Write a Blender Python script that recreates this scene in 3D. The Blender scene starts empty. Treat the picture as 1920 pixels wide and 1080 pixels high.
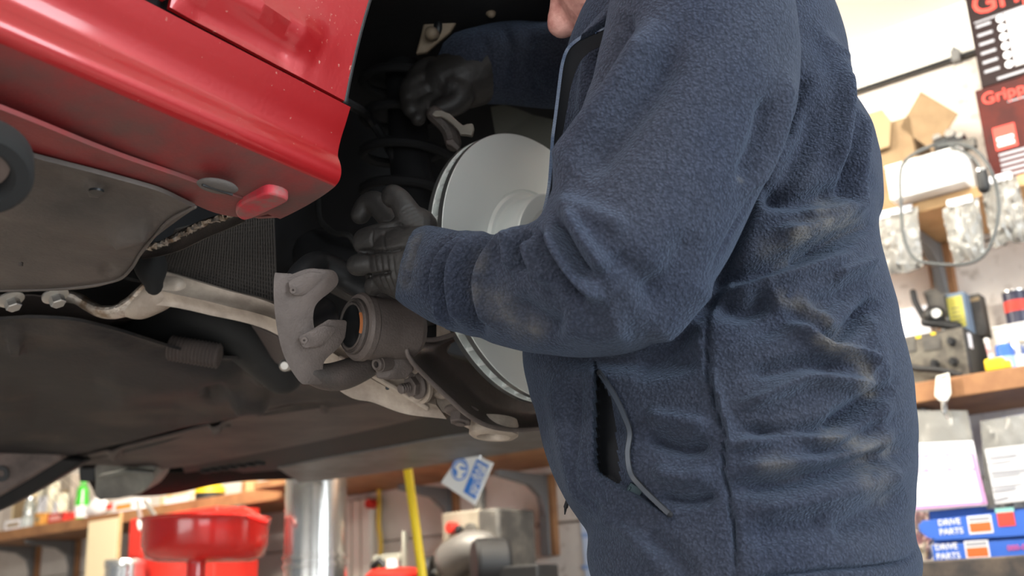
import bpy, bmesh, math, random
import numpy as np
from mathutils import Vector, Matrix

random.seed(7); rng = np.random.default_rng(7)
scene = bpy.context.scene
COL = scene.collection

# ------------------------------------------------------------------ camera
PITCH, ROLL, FPX = math.radians(17.0), math.radians(2.5), 2000.0
CAM = np.array([0, 0, .95])
CF = np.array([0, math.cos(PITCH), math.sin(PITCH)])
_u = np.array([0, -math.sin(PITCH), math.cos(PITCH)]); _r = np.array([1., 0, 0])
CR = _r * math.cos(ROLL) - _u * math.sin(ROLL)
CU = _u * math.cos(ROLL) + _r * math.sin(ROLL)
cd = bpy.data.cameras.new('camera'); cam = bpy.data.objects.new('camera', cd); COL.objects.link(cam)
M = Matrix.Identity(4)
for i in range(3):
    M[i][0] = CR[i]; M[i][1] = CU[i]; M[i][2] = -CF[i]; M[i][3] = CAM[i]
cam.matrix_world = M
cd.sensor_width = 36; cd.lens = 36 * FPX / 1920; cd.clip_start = .02
cd.dof.use_dof = True; cd.dof.focus_distance = 1.0; cd.dof.aperture_fstop = 6.0
scene.camera = cam

# ------------------------------------------------------------------ light and exposure
scene.view_settings.view_transform = 'Standard'; scene.view_settings.look = 'None'
scene.view_settings.gamma = 1; scene.view_settings.use_curve_mapping = False
scene.view_settings.exposure = 0.48
scene.cycles.use_denoising = True
scene.cycles.max_bounces = 6; scene.cycles.diffuse_bounces = 4
scene.cycles.sample_clamp_indirect = 6
w = bpy.data.worlds.new('world'); scene.world = w; w.use_nodes = True
wt = w.node_tree; wt.nodes.clear()
bg = wt.nodes.new('ShaderNodeBackground'); wo = wt.nodes.new('ShaderNodeOutputWorld')
bg.inputs[0].default_value = (.80, .90, 1.0, 1); bg.inputs[1].default_value = 0.16
wt.links.new(bg.outputs[0], wo.inputs[0])


def area(name, loc, look, sx, sy, power, col):
    l = bpy.data.lights.new(name, 'AREA'); l.shape = 'RECTANGLE'; l.size = sx; l.size_y = sy
    l.energy = power; l.color = col
    o = bpy.data.objects.new(name, l); COL.objects.link(o); o.location = loc
    o.rotation_euler = (Vector(look) - Vector(loc)).to_track_quat('-Z', 'Y').to_euler()
    return o


# daylight through the open roller door to the right of and behind the camera
area('door_daylight', (2.75, -1.15, 1.95), (.15, 1.1, 1.3), 2.2, 1.8, 140, (.86, .94, 1.0))
area('underbody_fill', (-2.6, -1.5, .55), (-.3, 1.2, 1.3), 2.4, .9, 30, (.98, .97, .95))  # added fill lamp without a real source, lifts the dark underbody
# fluorescent fittings above the bench and above the bay
area('bench_tube_light', (.75, 1.75, 2.5), (1.0, 2.4, 1.7), 1.4, .25, 24, (1.0, .93, .80))
area('disc_fill', (.15, -1.7, .75), (.05, 1.2, 1.3), 1.6, .8, 16, (.93, .97, 1.0))  # added frontal lamp without a real source, brightens the brake disc
area('bay_tube_light', (-.9, 2.6, 2.5), (-.6, 4.0, 1.3), 1.6, .25, 135, (1.0, .93, .80))
area('left_tube_light', (-1.35, -.35, 2.45), (-.2, 1.2, 1.3), 1.5, .12, 36, (1.0, .95, .88))

# ------------------------------------------------------------------ geometry of the place
def ray(x, y): return CF + (x - 960) / FPX * CR + (540 - y) / FPX * CU
def P(x, y, D): return CAM + D * ray(x, y)
def proj(X):
    d = np.asarray(X, float) - CAM; z = d @ CF
    return np.stack([960 + FPX * (d @ CR) / z, 540 - FPX * (d @ CU) / z, z], -1)
TH = math.radians(38)
CA = np.array([math.sin(TH), math.cos(TH), 0]); CN = np.array([math.cos(TH), -math.sin(TH), 0]); Z3 = np.array([0, 0, 1.])
HUB = P(1011, 496.5, 1.246)                  # centre of the brake disc
def car(u, v, w): return HUB + u * CA + v * CN + w * Z3
def on(x, y, k, val):
    ax = {'u': CA, 'v': CN, 'w': Z3}[k]; rr = ray(x, y)
    return CAM + ((HUB - CAM) @ ax + val) / (rr @ ax) * rr
WS = np.array([-.79, .62, 0]); WS /= np.linalg.norm(WS); WN = np.array([-WS[1], WS[0], 0]); W0 = np.array([1.19, 2.8, 0])
if WN @ np.array([0, -1, 0]) < 0: WN = -WN
def wp(s, z, q): return W0 + WS * s + WN * q + Z3 * z
def onw(x, y, q=0):
    rr = ray(x, y); return CAM + ((W0 + WN * q - CAM) @ WN) / (rr @ WN) * rr
def sz(x, y, q=0):
    X = onw(x, y, q); return (X - W0) @ WS, X[2]

# ------------------------------------------------------------------ materials
MATS = {}
def mat(name, col, rough=.6, metal=0., var=.0, vscale=8., bump=0., bscale=60., col2=None, coat=0., sheen=0., ior=1.45, spec=.5, emis=None, trans=0., kind='noise', cmin=.4, cmax=.6, coords='Object'):
    if name in MATS: return MATS[name]
    m = bpy.data.materials.new(name); m.use_nodes = True; nt = m.node_tree; b = nt.nodes['Principled BSDF']
    b.inputs['Base Color'].default_value = (*col, 1); b.inputs['Roughness'].default_value = rough
    b.inputs['Metallic'].default_value = metal; b.inputs['IOR'].default_value = ior
    b.inputs['Specular IOR Level'].default_value = spec
    b.inputs['Coat Weight'].default_value = coat; b.inputs['Coat Roughness'].default_value = .08
    b.inputs['Sheen Weight'].default_value = sheen; b.inputs['Transmission Weight'].default_value = trans
    if emis: b.inputs['Emission Color'].default_value = (*emis[0], 1); b.inputs['Emission Strength'].default_value = emis[1]
    tc = nt.nodes.new('ShaderNodeTexCoord')
    if col2 is not None:
        n = nt.nodes.new('ShaderNodeTexNoise'); n.inputs['Scale'].default_value = vscale; n.inputs['Detail'].default_value = 6
        n.inputs['Roughness'].default_value = .62
        nt.links.new(tc.outputs[coords], n.inputs['Vector'])
        r = nt.nodes.new('ShaderNodeMapRange'); r.inputs[1].default_value = cmin; r.inputs[2].default_value = cmax
        nt.links.new(n.outputs['Fac'], r.inputs[0])
        mx = nt.nodes.new('ShaderNodeMix'); mx.data_type = 'RGBA'
        mx.inputs[6].default_value = (*col, 1); mx.inputs[7].default_value = (*col2, 1)
        nt.links.new(r.outputs[0], mx.inputs[0]); nt.links.new(mx.outputs[2], b.inputs['Base Color'])
        if var:
            r2 = nt.nodes.new('ShaderNodeMapRange'); r2.inputs[3].default_value = max(.05, rough - var); r2.inputs[4].default_value = min(1, rough + var)
            nt.links.new(n.outputs['Fac'], r2.inputs[0]); nt.links.new(r2.outputs[0], b.inputs['Roughness'])
    if bump:
        n = nt.nodes.new('ShaderNodeTexNoise' if kind == 'noise' else 'ShaderNodeTexVoronoi')
        n.inputs['Scale'].default_value = bscale
        if kind == 'noise': n.inputs['Detail'].default_value = 4
        nt.links.new(tc.outputs[coords], n.inputs['Vector'])
        bp = nt.nodes.new('ShaderNodeBump'); bp.inputs['Strength'].default_value = bump; bp.inputs['Distance'].default_value = .002
        nt.links.new(n.outputs[0], bp.inputs['Height']); nt.links.new(bp.outputs[0], b.inputs['Normal'])
    MATS[name] = m
    return m


def speckle(m, scale, lo, hi, col, rough=None):
    """dirt specks / splashes mixed over the base colour"""
    nt = m.node_tree; b = nt.nodes['Principled BSDF']
    tc = nt.nodes.new('ShaderNodeTexCoord'); n = nt.nodes.new('ShaderNodeTexNoise'); n.inputs['Scale'].default_value = scale
    n.inputs['Detail'].default_value = 3
    nt.links.new(tc.outputs['Object'], n.inputs['Vector'])
    n2 = nt.nodes.new('ShaderNodeTexNoise'); n2.inputs['Scale'].default_value = scale / 22; nt.links.new(tc.outputs['Object'], n2.inputs['Vector'])
    ad = nt.nodes.new('ShaderNodeMath'); ad.operation = 'MULTIPLY_ADD'; ad.inputs[1].default_value = .35
    nt.links.new(n2.outputs['Fac'], ad.inputs[0]); nt.links.new(n.outputs['Fac'], ad.inputs[2])
    r = nt.nodes.new('ShaderNodeMapRange'); r.inputs[1].default_value = lo; r.inputs[2].default_value = hi
    nt.links.new(ad.outputs[0], r.inputs[0])
    mx = nt.nodes.new('ShaderNodeMix'); mx.data_type = 'RGBA'
    s = b.inputs['Base Color']
    if s.is_linked: nt.links.new(s.links[0].from_socket, mx.inputs[6])
    else: mx.inputs[6].default_value = s.default_value
    mx.inputs[7].default_value = (*col, 1)
    nt.links.new(r.outputs[0], mx.inputs[0]); nt.links.new(mx.outputs[2], s)
    return m


RED = mat('red_car_paint', (.29, .007, .009), .36, .25, bump=.05, bscale=260, coat=.6)
speckle(RED, 230, .875, .99, (.55, .30, .24))
REDD = mat('dusty_red_paint', (.21, .024, .024), .5, 0, .1, 9, .15, 300, (.085, .05, .044), cmin=.46, cmax=.72)
REDP = mat('clean_red_primer', (.42, .022, .035), .6, 0, .1, 60, .1, 200, (.22, .10, .09), cmin=.42, cmax=.66)
UNDER = mat('brown_grey_underbody', (.098, .080, .070), .62, 0, .12, 7, .25, 180, (.050, .043, .039), cmin=.35, cmax=.68)
TRAY = mat('dark_undertray_plastic', (.022, .021, .022), .62, 0, .12, 6, .3, 160, (.085, .068, .056), cmin=.48, cmax=.78, spec=.25)
TRAY2 = mat('brown_undertray_plastic', (.090, .070, .062), .62, 0, .12, 6, .3, 160, (.055, .048, .046), cmin=.4, cmax=.7, spec=.3)
BLACKP = mat('black_plastic', (.014, .014, .015), .55, bump=.15, bscale=150)
BLACKM = mat('black_liner', (.008, .008, .009), .8, bump=.3, bscale=90)
RUBBER = mat('black_rubber', (.008, .008, .008), .9, bump=.1, bscale=100)
FELT = mat('dark_felt', (.032, .029, .028), .9, bump=.4, bscale=300)
CAST = mat('cast_iron_brown', (.16, .130, .118), .55, .25, .12, 14, .35, 420, (.085, .068, .060), cmin=.35, cmax=.7)
CASTD = mat('cast_iron_dark', (.060, .052, .048), .55, .3, .12, 16, .35, 420, (.11, .085, .075), cmin=.45, cmax=.75)
ALU = mat('dirty_aluminium_arm', (.45, .375, .305), .55, .20, .12, 22, .3, 350, (.24, .19, .155), cmin=.35, cmax=.68)
ALUB = mat('bare_bright_edge', (.62, .56, .50), .34, .75, .12, 60, .6, 500, (.28, .20, .14), cmin=.4, cmax=.6)
STEEL = mat('machined_steel', (.50, .48, .45), .35, .8, bump=.1, bscale=300)
DISC = mat('coated_disc_grey', (.88, .91, .88), .34, .25, bump=.04, bscale=700)
DISCE = mat('bright_disc_rim', (.72, .72, .70), .28, .9, bump=.1, bscale=500)
DISCV = mat('disc_vent_dark', (.05, .05, .055), .5, .4, bump=.3, bscale=300, col2=(.25, .24, .24), vscale=90, cmin=.5, cmax=.7)
RUST = mat('orange_rust', (.42, .14, .045), .75, .1, bump=.3, bscale=300)
BORE = mat('dark_bore', (.018, .020, .022), .35, .5)
SHIELD = mat('dust_shield_dark', (.075, .064, .060), .42, .55, .1, 14, .2, 200, (.12, .095, .085), cmin=.45, cmax=.75)
TAN = mat('tan_inner_wing', (.30, .235, .165), .6, .1, .1, 12, .3, 150, (.17, .13, .095), cmin=.4, cmax=.7)
OLIVE = mat('primer_inner_wing', (.050, .046, .034), .8, bump=.3, bscale=120)
SKIN = mat('skin', (.58, .31, .265), .5, bump=.6, bscale=170, col2=(.42, .19, .165), vscale=45)
HAIR = mat('grey_hair', (.13, .12, .11), .8, bump=1, bscale=250)
GLOVE = mat('black_nitrile_glove', (.022, .020, .019), .5, bump=.35, bscale=160)
TROU = mat('dark_work_trousers', (.02, .022, .03), .9, bump=.3, bscale=400)
ZIPT = mat('zip_tape_pocket_shade_black', (.008, .009, .012), .8)
ZIPM = mat('zip_teeth_blue', (.055, .085, .15), .32, .0)


def fleece_material():
    m = bpy.data.materials.new('navy_fleece'); m.use_nodes = True; nt = m.node_tree; b = nt.nodes['Principled BSDF']; L = nt.links.new
    tc = nt.nodes.new('ShaderNodeTexCoord')
    # pebbled pile: warped noise + voronoi clumps
    n1 = nt.nodes.new('ShaderNodeTexNoise'); n1.inputs['Scale'].default_value = 520; n1.inputs['Detail'].default_value = 2.5
    v1 = nt.nodes.new('ShaderNodeTexVoronoi'); v1.inputs['Scale'].default_value = 400; v1.feature = 'SMOOTH_F1'
    nw = nt.nodes.new('ShaderNodeTexNoise'); nw.inputs['Scale'].default_value = 130
    L(tc.outputs['Object'], nw.inputs['Vector'])
    va = nt.nodes.new('ShaderNodeVectorMath'); va.operation = 'MULTIPLY_ADD'; va.inputs[1].default_value = (.004, .004, .004)
    L(nw.outputs['Color'], va.inputs[0]); L(tc.outputs['Object'], va.inputs[2])
    L(va.outputs[0], v1.inputs['Vector']); L(tc.outputs['Object'], n1.inputs['Vector'])
    ad = nt.nodes.new('ShaderNodeMath'); ad.operation = 'MULTIPLY_ADD'; ad.inputs[1].default_value = -1.0
    L(v1.outputs['Distance'], ad.inputs[0]); L(n1.outputs['Fac'], ad.inputs[2])
    bp = nt.nodes.new('ShaderNodeBump'); bp.inputs['Strength'].default_value = .75; bp.inputs['Distance'].default_value = .0022
    L(ad.outputs[0], bp.inputs['Height']); L(bp.outputs[0], b.inputs['Normal'])
    # colour: navy, lighter on the pile tips, large worn patches, dusty stains carried as a vertex layer
    n2 = nt.nodes.new('ShaderNodeTexNoise'); n2.inputs['Scale'].default_value = 7; n2.inputs['Detail'].default_value = 6; L(tc.outputs['Object'], n2.inputs['Vector'])
    r2 = nt.nodes.new('ShaderNodeMapRange'); r2.inputs[1].default_value = .38; r2.inputs[2].default_value = .66; L(n2.outputs['Fac'], r2.inputs[0])
    m1 = nt.nodes.new('ShaderNodeMix'); m1.data_type = 'RGBA'; m1.inputs[6].default_value = (.027, .033, .053, 1); m1.inputs[7].default_value = (.036, .041, .058, 1)
    L(r2.outputs[0], m1.inputs[0])
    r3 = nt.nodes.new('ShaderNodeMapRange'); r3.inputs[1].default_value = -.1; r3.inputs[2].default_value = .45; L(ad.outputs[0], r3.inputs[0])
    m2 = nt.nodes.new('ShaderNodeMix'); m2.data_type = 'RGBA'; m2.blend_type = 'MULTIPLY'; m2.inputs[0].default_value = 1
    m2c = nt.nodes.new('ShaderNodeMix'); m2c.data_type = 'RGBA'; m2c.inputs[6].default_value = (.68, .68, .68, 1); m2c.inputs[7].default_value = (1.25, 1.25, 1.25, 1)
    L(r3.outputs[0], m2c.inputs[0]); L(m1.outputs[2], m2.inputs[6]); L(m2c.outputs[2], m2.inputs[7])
    at = nt.nodes.new('ShaderNodeAttribute'); at.attribute_name = 'stain'
    n4 = nt.nodes.new('ShaderNodeTexNoise'); n4.inputs['Scale'].default_value = 55; n4.inputs['Detail'].default_value = 5; L(tc.outputs['Object'], n4.inputs['Vector'])
    r4 = nt.nodes.new('ShaderNodeMapRange'); r4.inputs[1].default_value = .3; r4.inputs[2].default_value = .7; L(n4.outputs['Fac'], r4.inputs[0])
    mu = nt.nodes.new('ShaderNodeMath'); mu.operation = 'MULTIPLY'; L(at.outputs['Fac'], mu.inputs[0]); L(r4.outputs[0], mu.inputs[1])
    m3 = nt.nodes.new('ShaderNodeMix'); m3.data_type = 'RGBA'; m3.inputs[7].default_value = (.17, .155, .13, 1)
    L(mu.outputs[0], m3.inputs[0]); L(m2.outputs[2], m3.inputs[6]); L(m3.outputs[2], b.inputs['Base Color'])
    b.inputs['Roughness'].default_value = .95; b.inputs['Specular IOR Level'].default_value = .1
    b.inputs['Sheen Weight'].default_value = .18; b.inputs['Sheen Roughness'].default_value = .5; b.inputs['Sheen Tint'].default_value = (.45, .6, .85, 1)
    return m


FLEECE = fleece_material()

# ------------------------------------------------------------------ mesh helpers
def nrm(v): v = np.asarray(v, float); return v / (np.linalg.norm(v) + 1e-12)
def spline(pts, n):
    """Catmull-Rom through pts (k x d) resampled to n by chord length"""
    p = np.asarray(pts, float)
    if len(p) == 2: t = np.linspace(0, 1, n)[:, None]; return p[0] * (1 - t) + p[1] * t
    q = np.vstack([2 * p[0] - p[1], p, 2 * p[-1] - p[-2]]); out = []
    for i in range(len(p) - 1):
        a, b, c, d = q[i:i + 4]; t = np.linspace(0, 1, 24, endpoint=(i == len(p) - 2))[:, None]
        out.append(.5 * ((2 * b) + (c - a) * t + (2 * a - 5 * b + 4 * c - d) * t ** 2 + (3 * b - a - 3 * c + d) * t ** 3))
    o = np.vstack(out); L = np.r_[0, np.cumsum(np.linalg.norm(np.diff(o[:, :3], axis=0), axis=1))]
    s = np.linspace(0, L[-1], n)
    return np.stack([np.interp(s, L, o[:, k]) for k in range(o.shape[1])], 1)
def smoothpoly(pts, per=5):
    """closed Catmull-Rom"""
    p = np.asarray(pts, float); k = len(p); out = []
    for i in range(k):
        a, b, c, d = p[i - 1], p[i], p[(i + 1) % k], p[(i + 2) % k]
        for t in np.linspace(0, 1, per, endpoint=False):
            out.append(.5 * ((2 * b) + (c - a) * t + (2 * a - 5 * b + 4 * c - d) * t ** 2 + (3 * b - a - 3 * c + d) * t ** 3))
    return np.array(out)


class MB:
    def __init__(s): s.v = []; s.f = []; s.mi = []; s.cur = 0
    def add(s, V, Fs):
        o = len(s.v); s.v += [tuple(map(float, x)) for x in V]; s.f += [tuple(i + o for i in f) for f in Fs]; s.mi += [s.cur] * len(Fs); return s
    def box(s, c, ax, half):
        c = np.asarray(c, float); V = [c + sum(sg[i] * half[i] * np.asarray(ax[i]) for i in range(3)) for sg in [(x, y, z) for x in (-1, 1) for y in (-1, 1) for z in (-1, 1)]]
        Fs = [(0, 1, 3, 2), (4, 6, 7, 5), (0, 4, 5, 1), (2, 3, 7, 6), (0, 2, 6, 4), (1, 5, 7, 3)]
        if np.dot(np.cross(ax[0], ax[1]), ax[2]) < 0: Fs = [f[::-1] for f in Fs]
        return s.add(V, Fs)
    def tube(s, path, rad, seg=12, round_caps=True, n=None, flat=1.0, flatdir=None):
        p = np.asarray(path, float); rad = np.broadcast_to(np.asarray(rad, float), (len(p),))
        if n: q = spline(np.c_[p, rad], n); p, rad = q[:, :3], q[:, 3]
        T = np.gradient(p, axis=0); T /= np.linalg.norm(T, axis=1)[:, None] + 1e-12
        if round_caps:
            pre = []; post = []
            for a in (0., .35, .7, .92):
                pre.append((p[0] - T[0] * rad[0] * math.cos(math.asin(max(a, .02))), rad[0] * max(a, .02), T[0]))
                post.append((p[-1] + T[-1] * rad[-1] * math.cos(math.asin(max(a, .02))), rad[-1] * max(a, .02), T[-1]))
            post = post[::-1]
            p = np.vstack([[a[0] for a in pre], p, [a[0] for a in post]]); rad = np.r_[[a[1] for a in pre], rad, [a[1] for a in post]]
            T = np.vstack([[a[2] for a in pre], T, [a[2] for a in post]])
        ref = np.array([0, 0, 1.]) if abs(T[0][2]) < .9 else np.array([1., 0, 0])
        if flatdir is not None: ref = np.asarray(flatdir, float)
        V = []; A = nrm(ref - T[0] * (ref @ T[0]))
        for i in range(len(p)):
            A = nrm(A - T[i] * (A @ T[i])); B = np.cross(T[i], A)
            for k in range(seg):
                t = 2 * math.pi * k / seg; V.append(p[i] + rad[i] * (math.cos(t) * A * flat + math.sin(t) * B))
        Fs = [(i * seg + k, i * seg + (k + 1) % seg, (i + 1) * seg + (k + 1) % seg, (i + 1) * seg + k) for i in range(len(p) - 1) for k in range(seg)]
        Fs += [tuple(range(seg))[::-1], tuple((len(p) - 1) * seg + k for k in range(seg))]
        return s.add(V, Fs)
    def lathe(s, prof, o, axis, seg=48, closed=False, a0=0, a1=2 * math.pi):
        """prof: (radius, height along axis) from one end to the other"""
        o = np.asarray(o, float); ax = nrm(axis); ref = np.array([0, 0, 1.]) if abs(ax[2]) < .9 else np.array([1., 0, 0])
        A = nrm(np.cross(ref, ax)); B = np.cross(ax, A); full = abs(a1 - a0 - 2 * math.pi) < 1e-6
        n = seg if full else seg + 1; V = []
        for (r, h) in prof:
            for k in range(n):
                t = a0 + (a1 - a0) * k / seg; V.append(o + ax * h + max(r, 1e-5) * (math.cos(t) * A + math.sin(t) * B))
        Fs = []; m = len(prof)
        for i in range(m if closed else m - 1):
            j = (i + 1) % m
            for k in range(seg):
                k2 = (k + 1) % n; Fs.append((i * n + k, i * n + k2, j * n + k2, j * n + k))
        if not closed and full:
            Fs += [tuple(range(n))[::-1], tuple((m - 1) * n + k for k in range(n))]
        return s.add(V, Fs)
    def ell(s, c, ax, r, nu=20, nv=12):
        c = np.asarray(c, float); V = []
        for i in range(1, nv):
            t = math.pi * i / nv
            for k in range(nu):
                a = 2 * math.pi * k / nu
                V.append(c + ax[0] * (r[0] * math.sin(t) * math.cos(a)) + ax[1] * (r[1] * math.sin(t) * math.sin(a)) + ax[2] * (r[2] * math.cos(t)))
        V += [c + ax[2] * r[2], c - ax[2] * r[2]]; N = len(V)
        Fs = [((i) * nu + k, (i + 1) * nu + k, (i + 1) * nu + (k + 1) % nu, i * nu + (k + 1) % nu) for i in range(nv - 2) for k in range(nu)]
        Fs += [(N - 2, k, (k + 1) % nu) for k in range(nu)] + [(N - 1, (nv - 2) * nu + (k + 1) % nu, (nv - 2) * nu + k) for k in range(nu)]
        return s.add(V, Fs)
    def prism(s, pts, d):
        """polygon pts (3D) extruded by vector d"""
        p = [np.asarray(q, float) for q in pts]; n = len(p); d = np.asarray(d, float)
        return s.add(p + [q + d for q in p], [tuple(range(n)), tuple(range(n, 2 * n))[::-1]] + [(k, k + n, (k + 1) % n + n, (k + 1) % n) for k in range(n)])
    def grid(s, G, closed=False, thick=None):
        G = np.asarray(G, float); a, b = G.shape[:2]
        def fs(o, flip):
            out = []
            for i in range(a - 1):
                for j in range(b if closed else b - 1):
                    j2 = (j + 1) % b; f = (o + i * b + j, o + i * b + j2, o + (i + 1) * b + j2, o + (i + 1) * b + j); out.append(f[::-1] if flip else f)
            return out
        if thick is None: return s.add(G.reshape(-1, 3), fs(0, False))
        H = G + np.asarray(thick, float); V = np.vstack([G.reshape(-1, 3), H.reshape(-1, 3)]); o = a * b
        Fs = fs(0, False) + fs(o, True)
        rim = [i for i in range(b)] + [i * b + b - 1 for i in range(1, a)] + [(a - 1) * b + j for j in range(b - 2, -1, -1)] + [i * b for i in range(a - 2, 0, -1)]
        if not closed:
            for k in range(len(rim)):
                i, j = rim[k], rim[(k + 1) % len(rim)]; Fs.append((j, i, i + o, j + o))
        return s.add(V, Fs)
    def build(s, name, mats, parent=None, smooth=35, bevel=0, remesh=0, relax=0, base=None, recalc=True, **props):
        me = bpy.data.meshes.new(name); V = np.array(s.v)
        root = parent
        while root is not None and root.parent is not None: root = root.parent
        if root is not None: off = np.array(root.location)
        elif base is not None: off = np.asarray(base, float)
        else: off = np.array([(V[:, 0].min() + V[:, 0].max()) / 2, (V[:, 1].min() + V[:, 1].max()) / 2, V[:, 2].min()])
        me.from_pydata([tuple(x) for x in V - off], [], s.f)
        if recalc:
            bm = bmesh.new(); bm.from_mesh(me); bmesh.ops.recalc_face_normals(bm, faces=bm.faces); bm.to_mesh(me); bm.free()
        ob = bpy.data.objects.new(name, me)
        if remesh:
            COL.objects.link(ob); r = ob.modifiers.new('r', 'REMESH'); r.mode = 'VOXEL'; r.voxel_size = remesh
            if relax: q = ob.modifiers.new('s', 'SMOOTH'); q.iterations = relax; q.factor = .6
            dg = bpy.context.evaluated_depsgraph_get(); me2 = bpy.data.meshes.new_from_object(ob.evaluated_get(dg)); ob.modifiers.clear(); ob.data = me2; me2.name = name
            bpy.data.meshes.remove(me); me = me2; COL.objects.unlink(ob)
        if not isinstance(mats, (list, tuple)): mats = [mats]
        me.materials.clear()
        for m in mats: me.materials.append(m)
        if any(s.mi) and not remesh: me.polygons.foreach_set('material_index', s.mi)
        if smooth:
            me.polygons.foreach_set('use_smooth', [True] * len(me.polygons))
            if not remesh: me.set_sharp_from_angle(angle=math.radians(smooth))
        if bevel:
            bv = ob.modifiers.new('bevel', 'BEVEL'); bv.width = bevel; bv.segments = 2; bv.limit_method = 'ANGLE'; bv.angle_limit = math.radians(35); bv.harden_normals = False
        COL.objects.link(ob)
        if parent is not None: ob.parent = parent
        else: ob.location = off
        for k, v_ in props.items(): ob[k] = v_
        return ob


def empty(name, loc, label, category, group=None):
    o = bpy.data.objects.new(name, None); COL.objects.link(o); o.location = loc; o.empty_display_size = .05
    o['label'] = label; o['category'] = category
    if group: o['group'] = group
    return o
def tag(o, label, category, group=None):
    o['label'] = label; o['category'] = category
    if group: o['group'] = group
    return o
def text(body, name, c, xdir, ydir, size, m, parent=None, depth=.0004, align='LEFT', width=None):
    cu = bpy.data.curves.new(name, 'FONT'); cu.body = body; cu.size = size; cu.extrude = depth; cu.align_x = align; cu.resolution_u = 3
    cu.offset = size * .012
    o = bpy.data.objects.new(name, cu); cu.materials.append(m); COL.objects.link(o)
    x = nrm(xdir); y = nrm(np.asarray(ydir) - x * (np.asarray(ydir) @ x)); z = np.cross(x, y)
    sx = 1.0
    if width:
        bpy.context.view_layer.update(); wdt = o.dimensions[0]
        if wdt > 0: sx = width / wdt
    root = parent
    while root is not None and root.parent is not None: root = root.parent
    off = np.array(root.location) if root is not None else np.zeros(3)
    Mx = Matrix.Identity(4)
    for i in range(3):
        Mx[i][0] = x[i] * sx; Mx[i][1] = y[i]; Mx[i][2] = z[i]; Mx[i][3] = c[i] - off[i]
    bpy.context.view_layer.update(); me = bpy.data.meshes.new_from_object(o.evaluated_get(bpy.context.evaluated_depsgraph_get())); me.name = name
    bpy.data.objects.remove(o); o = bpy.data.objects.new(name, me); COL.objects.link(o)
    o.parent = parent; o.matrix_local = Mx
    return o


def sculpt(V, N, strokes, facing=True):
    """press folds into a surface: every stroke is (pixel polyline, width px, depth m; + raises, - sinks)"""
    q = proj(V); xy = q[:, :2]; toC = CAM - V; toC /= np.linalg.norm(toC, axis=1)[:, None]
    fc = np.clip((np.sum(N * toC, 1) + .25) / .5, 0, 1) if facing else np.ones(len(V))
    D = np.zeros(len(V))
    for pts, wd, dp in strokes:
        p = spline(np.array(pts, float), max(8, 5 * len(pts))) if len(pts) > 2 else np.array(pts, float)
        best = np.full(len(V), 1e9); tt = np.zeros(len(V)); n = len(p) - 1
        sel = np.where((xy[:, 0] > p[:, 0].min() - 3 * wd) & (xy[:, 0] < p[:, 0].max() + 3 * wd) & (xy[:, 1] > p[:, 1].min() - 3 * wd) & (xy[:, 1] < p[:, 1].max() + 3 * wd))[0]
        if not len(sel): continue
        S = xy[sel]; bs = np.full(len(sel), 1e9); ts = np.zeros(len(sel))
        for i in range(n):
            a, b = p[i], p[i + 1]; d = b - a; t = np.clip(((S - a) @ d) / (d @ d + 1e-9), 0, 1)
            dd = np.linalg.norm(S - (a + t[:, None] * d), axis=1); m_ = dd < bs; bs[m_] = dd[m_]; ts[m_] = (i + t[m_]) / n
        prof = np.exp(-(bs / wd) ** 2) * np.clip(np.minimum(ts, 1 - ts) * 5 + .15, 0, 1)
        D[sel] += dp * prof
    return V + N * (D * fc)[:, None]
def gnormals(G, closed):
    if closed:
        du = np.roll(G, -1, 1) - np.roll(G, 1, 1)
    else: du = np.gradient(G, axis=1)
    dv = np.gradient(G, axis=0); N = np.cross(du, dv); N /= np.linalg.norm(N, axis=2)[..., None] + 1e-12
    return N


def vnoise(X, s, seed=0):
    """smooth value noise for gentle unevenness"""
    r = np.random.default_rng(seed); out = np.zeros(len(X))
    for k in range(6):
        d = nrm(r.normal(size=3)); ph = r.uniform(0, 6.28); fr = s * r.uniform(.6, 1.7); d2 = nrm(r.normal(size=3))
        out += np.sin(X @ d * fr + ph + 1.3 * np.sin(X @ d2 * fr * .7 + ph * 2))
    return out / 6

#%%SETTING
# ------------------------------------------------------------------ the setting
WALL = mat('painted_block_wall', (.72, .66, .60), .85, 0, 0, 3.5, .5, 60, (.55, .48, .43), cmin=.45, cmax=.8)
speckle(WALL, 30, .80, .98, (.45, .39, .34))
CEIL = mat('white_ceiling_board', (.90, .88, .82), .9, bump=.1, bscale=20)
FLOOR = mat('concrete_floor', (.46, .43, .40), .7, 0, .1, 3, .3, 40, (.34, .32, .30))
WOOD = mat('brown_shelf_wood', (.36, .175, .075), .6, 0, .1, 12, .3, 60, (.22, .10, .045), cmin=.35, cmax=.7)
WOODL = mat('light_timber', (.62, .40, .20), .6, 0, .1, 12, .3, 60, (.48, .29, .13), cmin=.35, cmax=.7)
GREYM = mat('grey_galvanised', (.20, .20, .20), .5, .4, bump=.2, bscale=80)
BENCH = mat('worn_bench_top', (.16, .12, .09), .7, 0, .1, 10, .4, 60, (.07, .06, .055))

H = 2.57
wb = MB(); wb.box(wp(3.1, H / 2, -.08), (WS, WN, Z3), (4.4, .05, H / 2))
wall = wb.build('wall_back', WALL, kind='structure')
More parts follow.
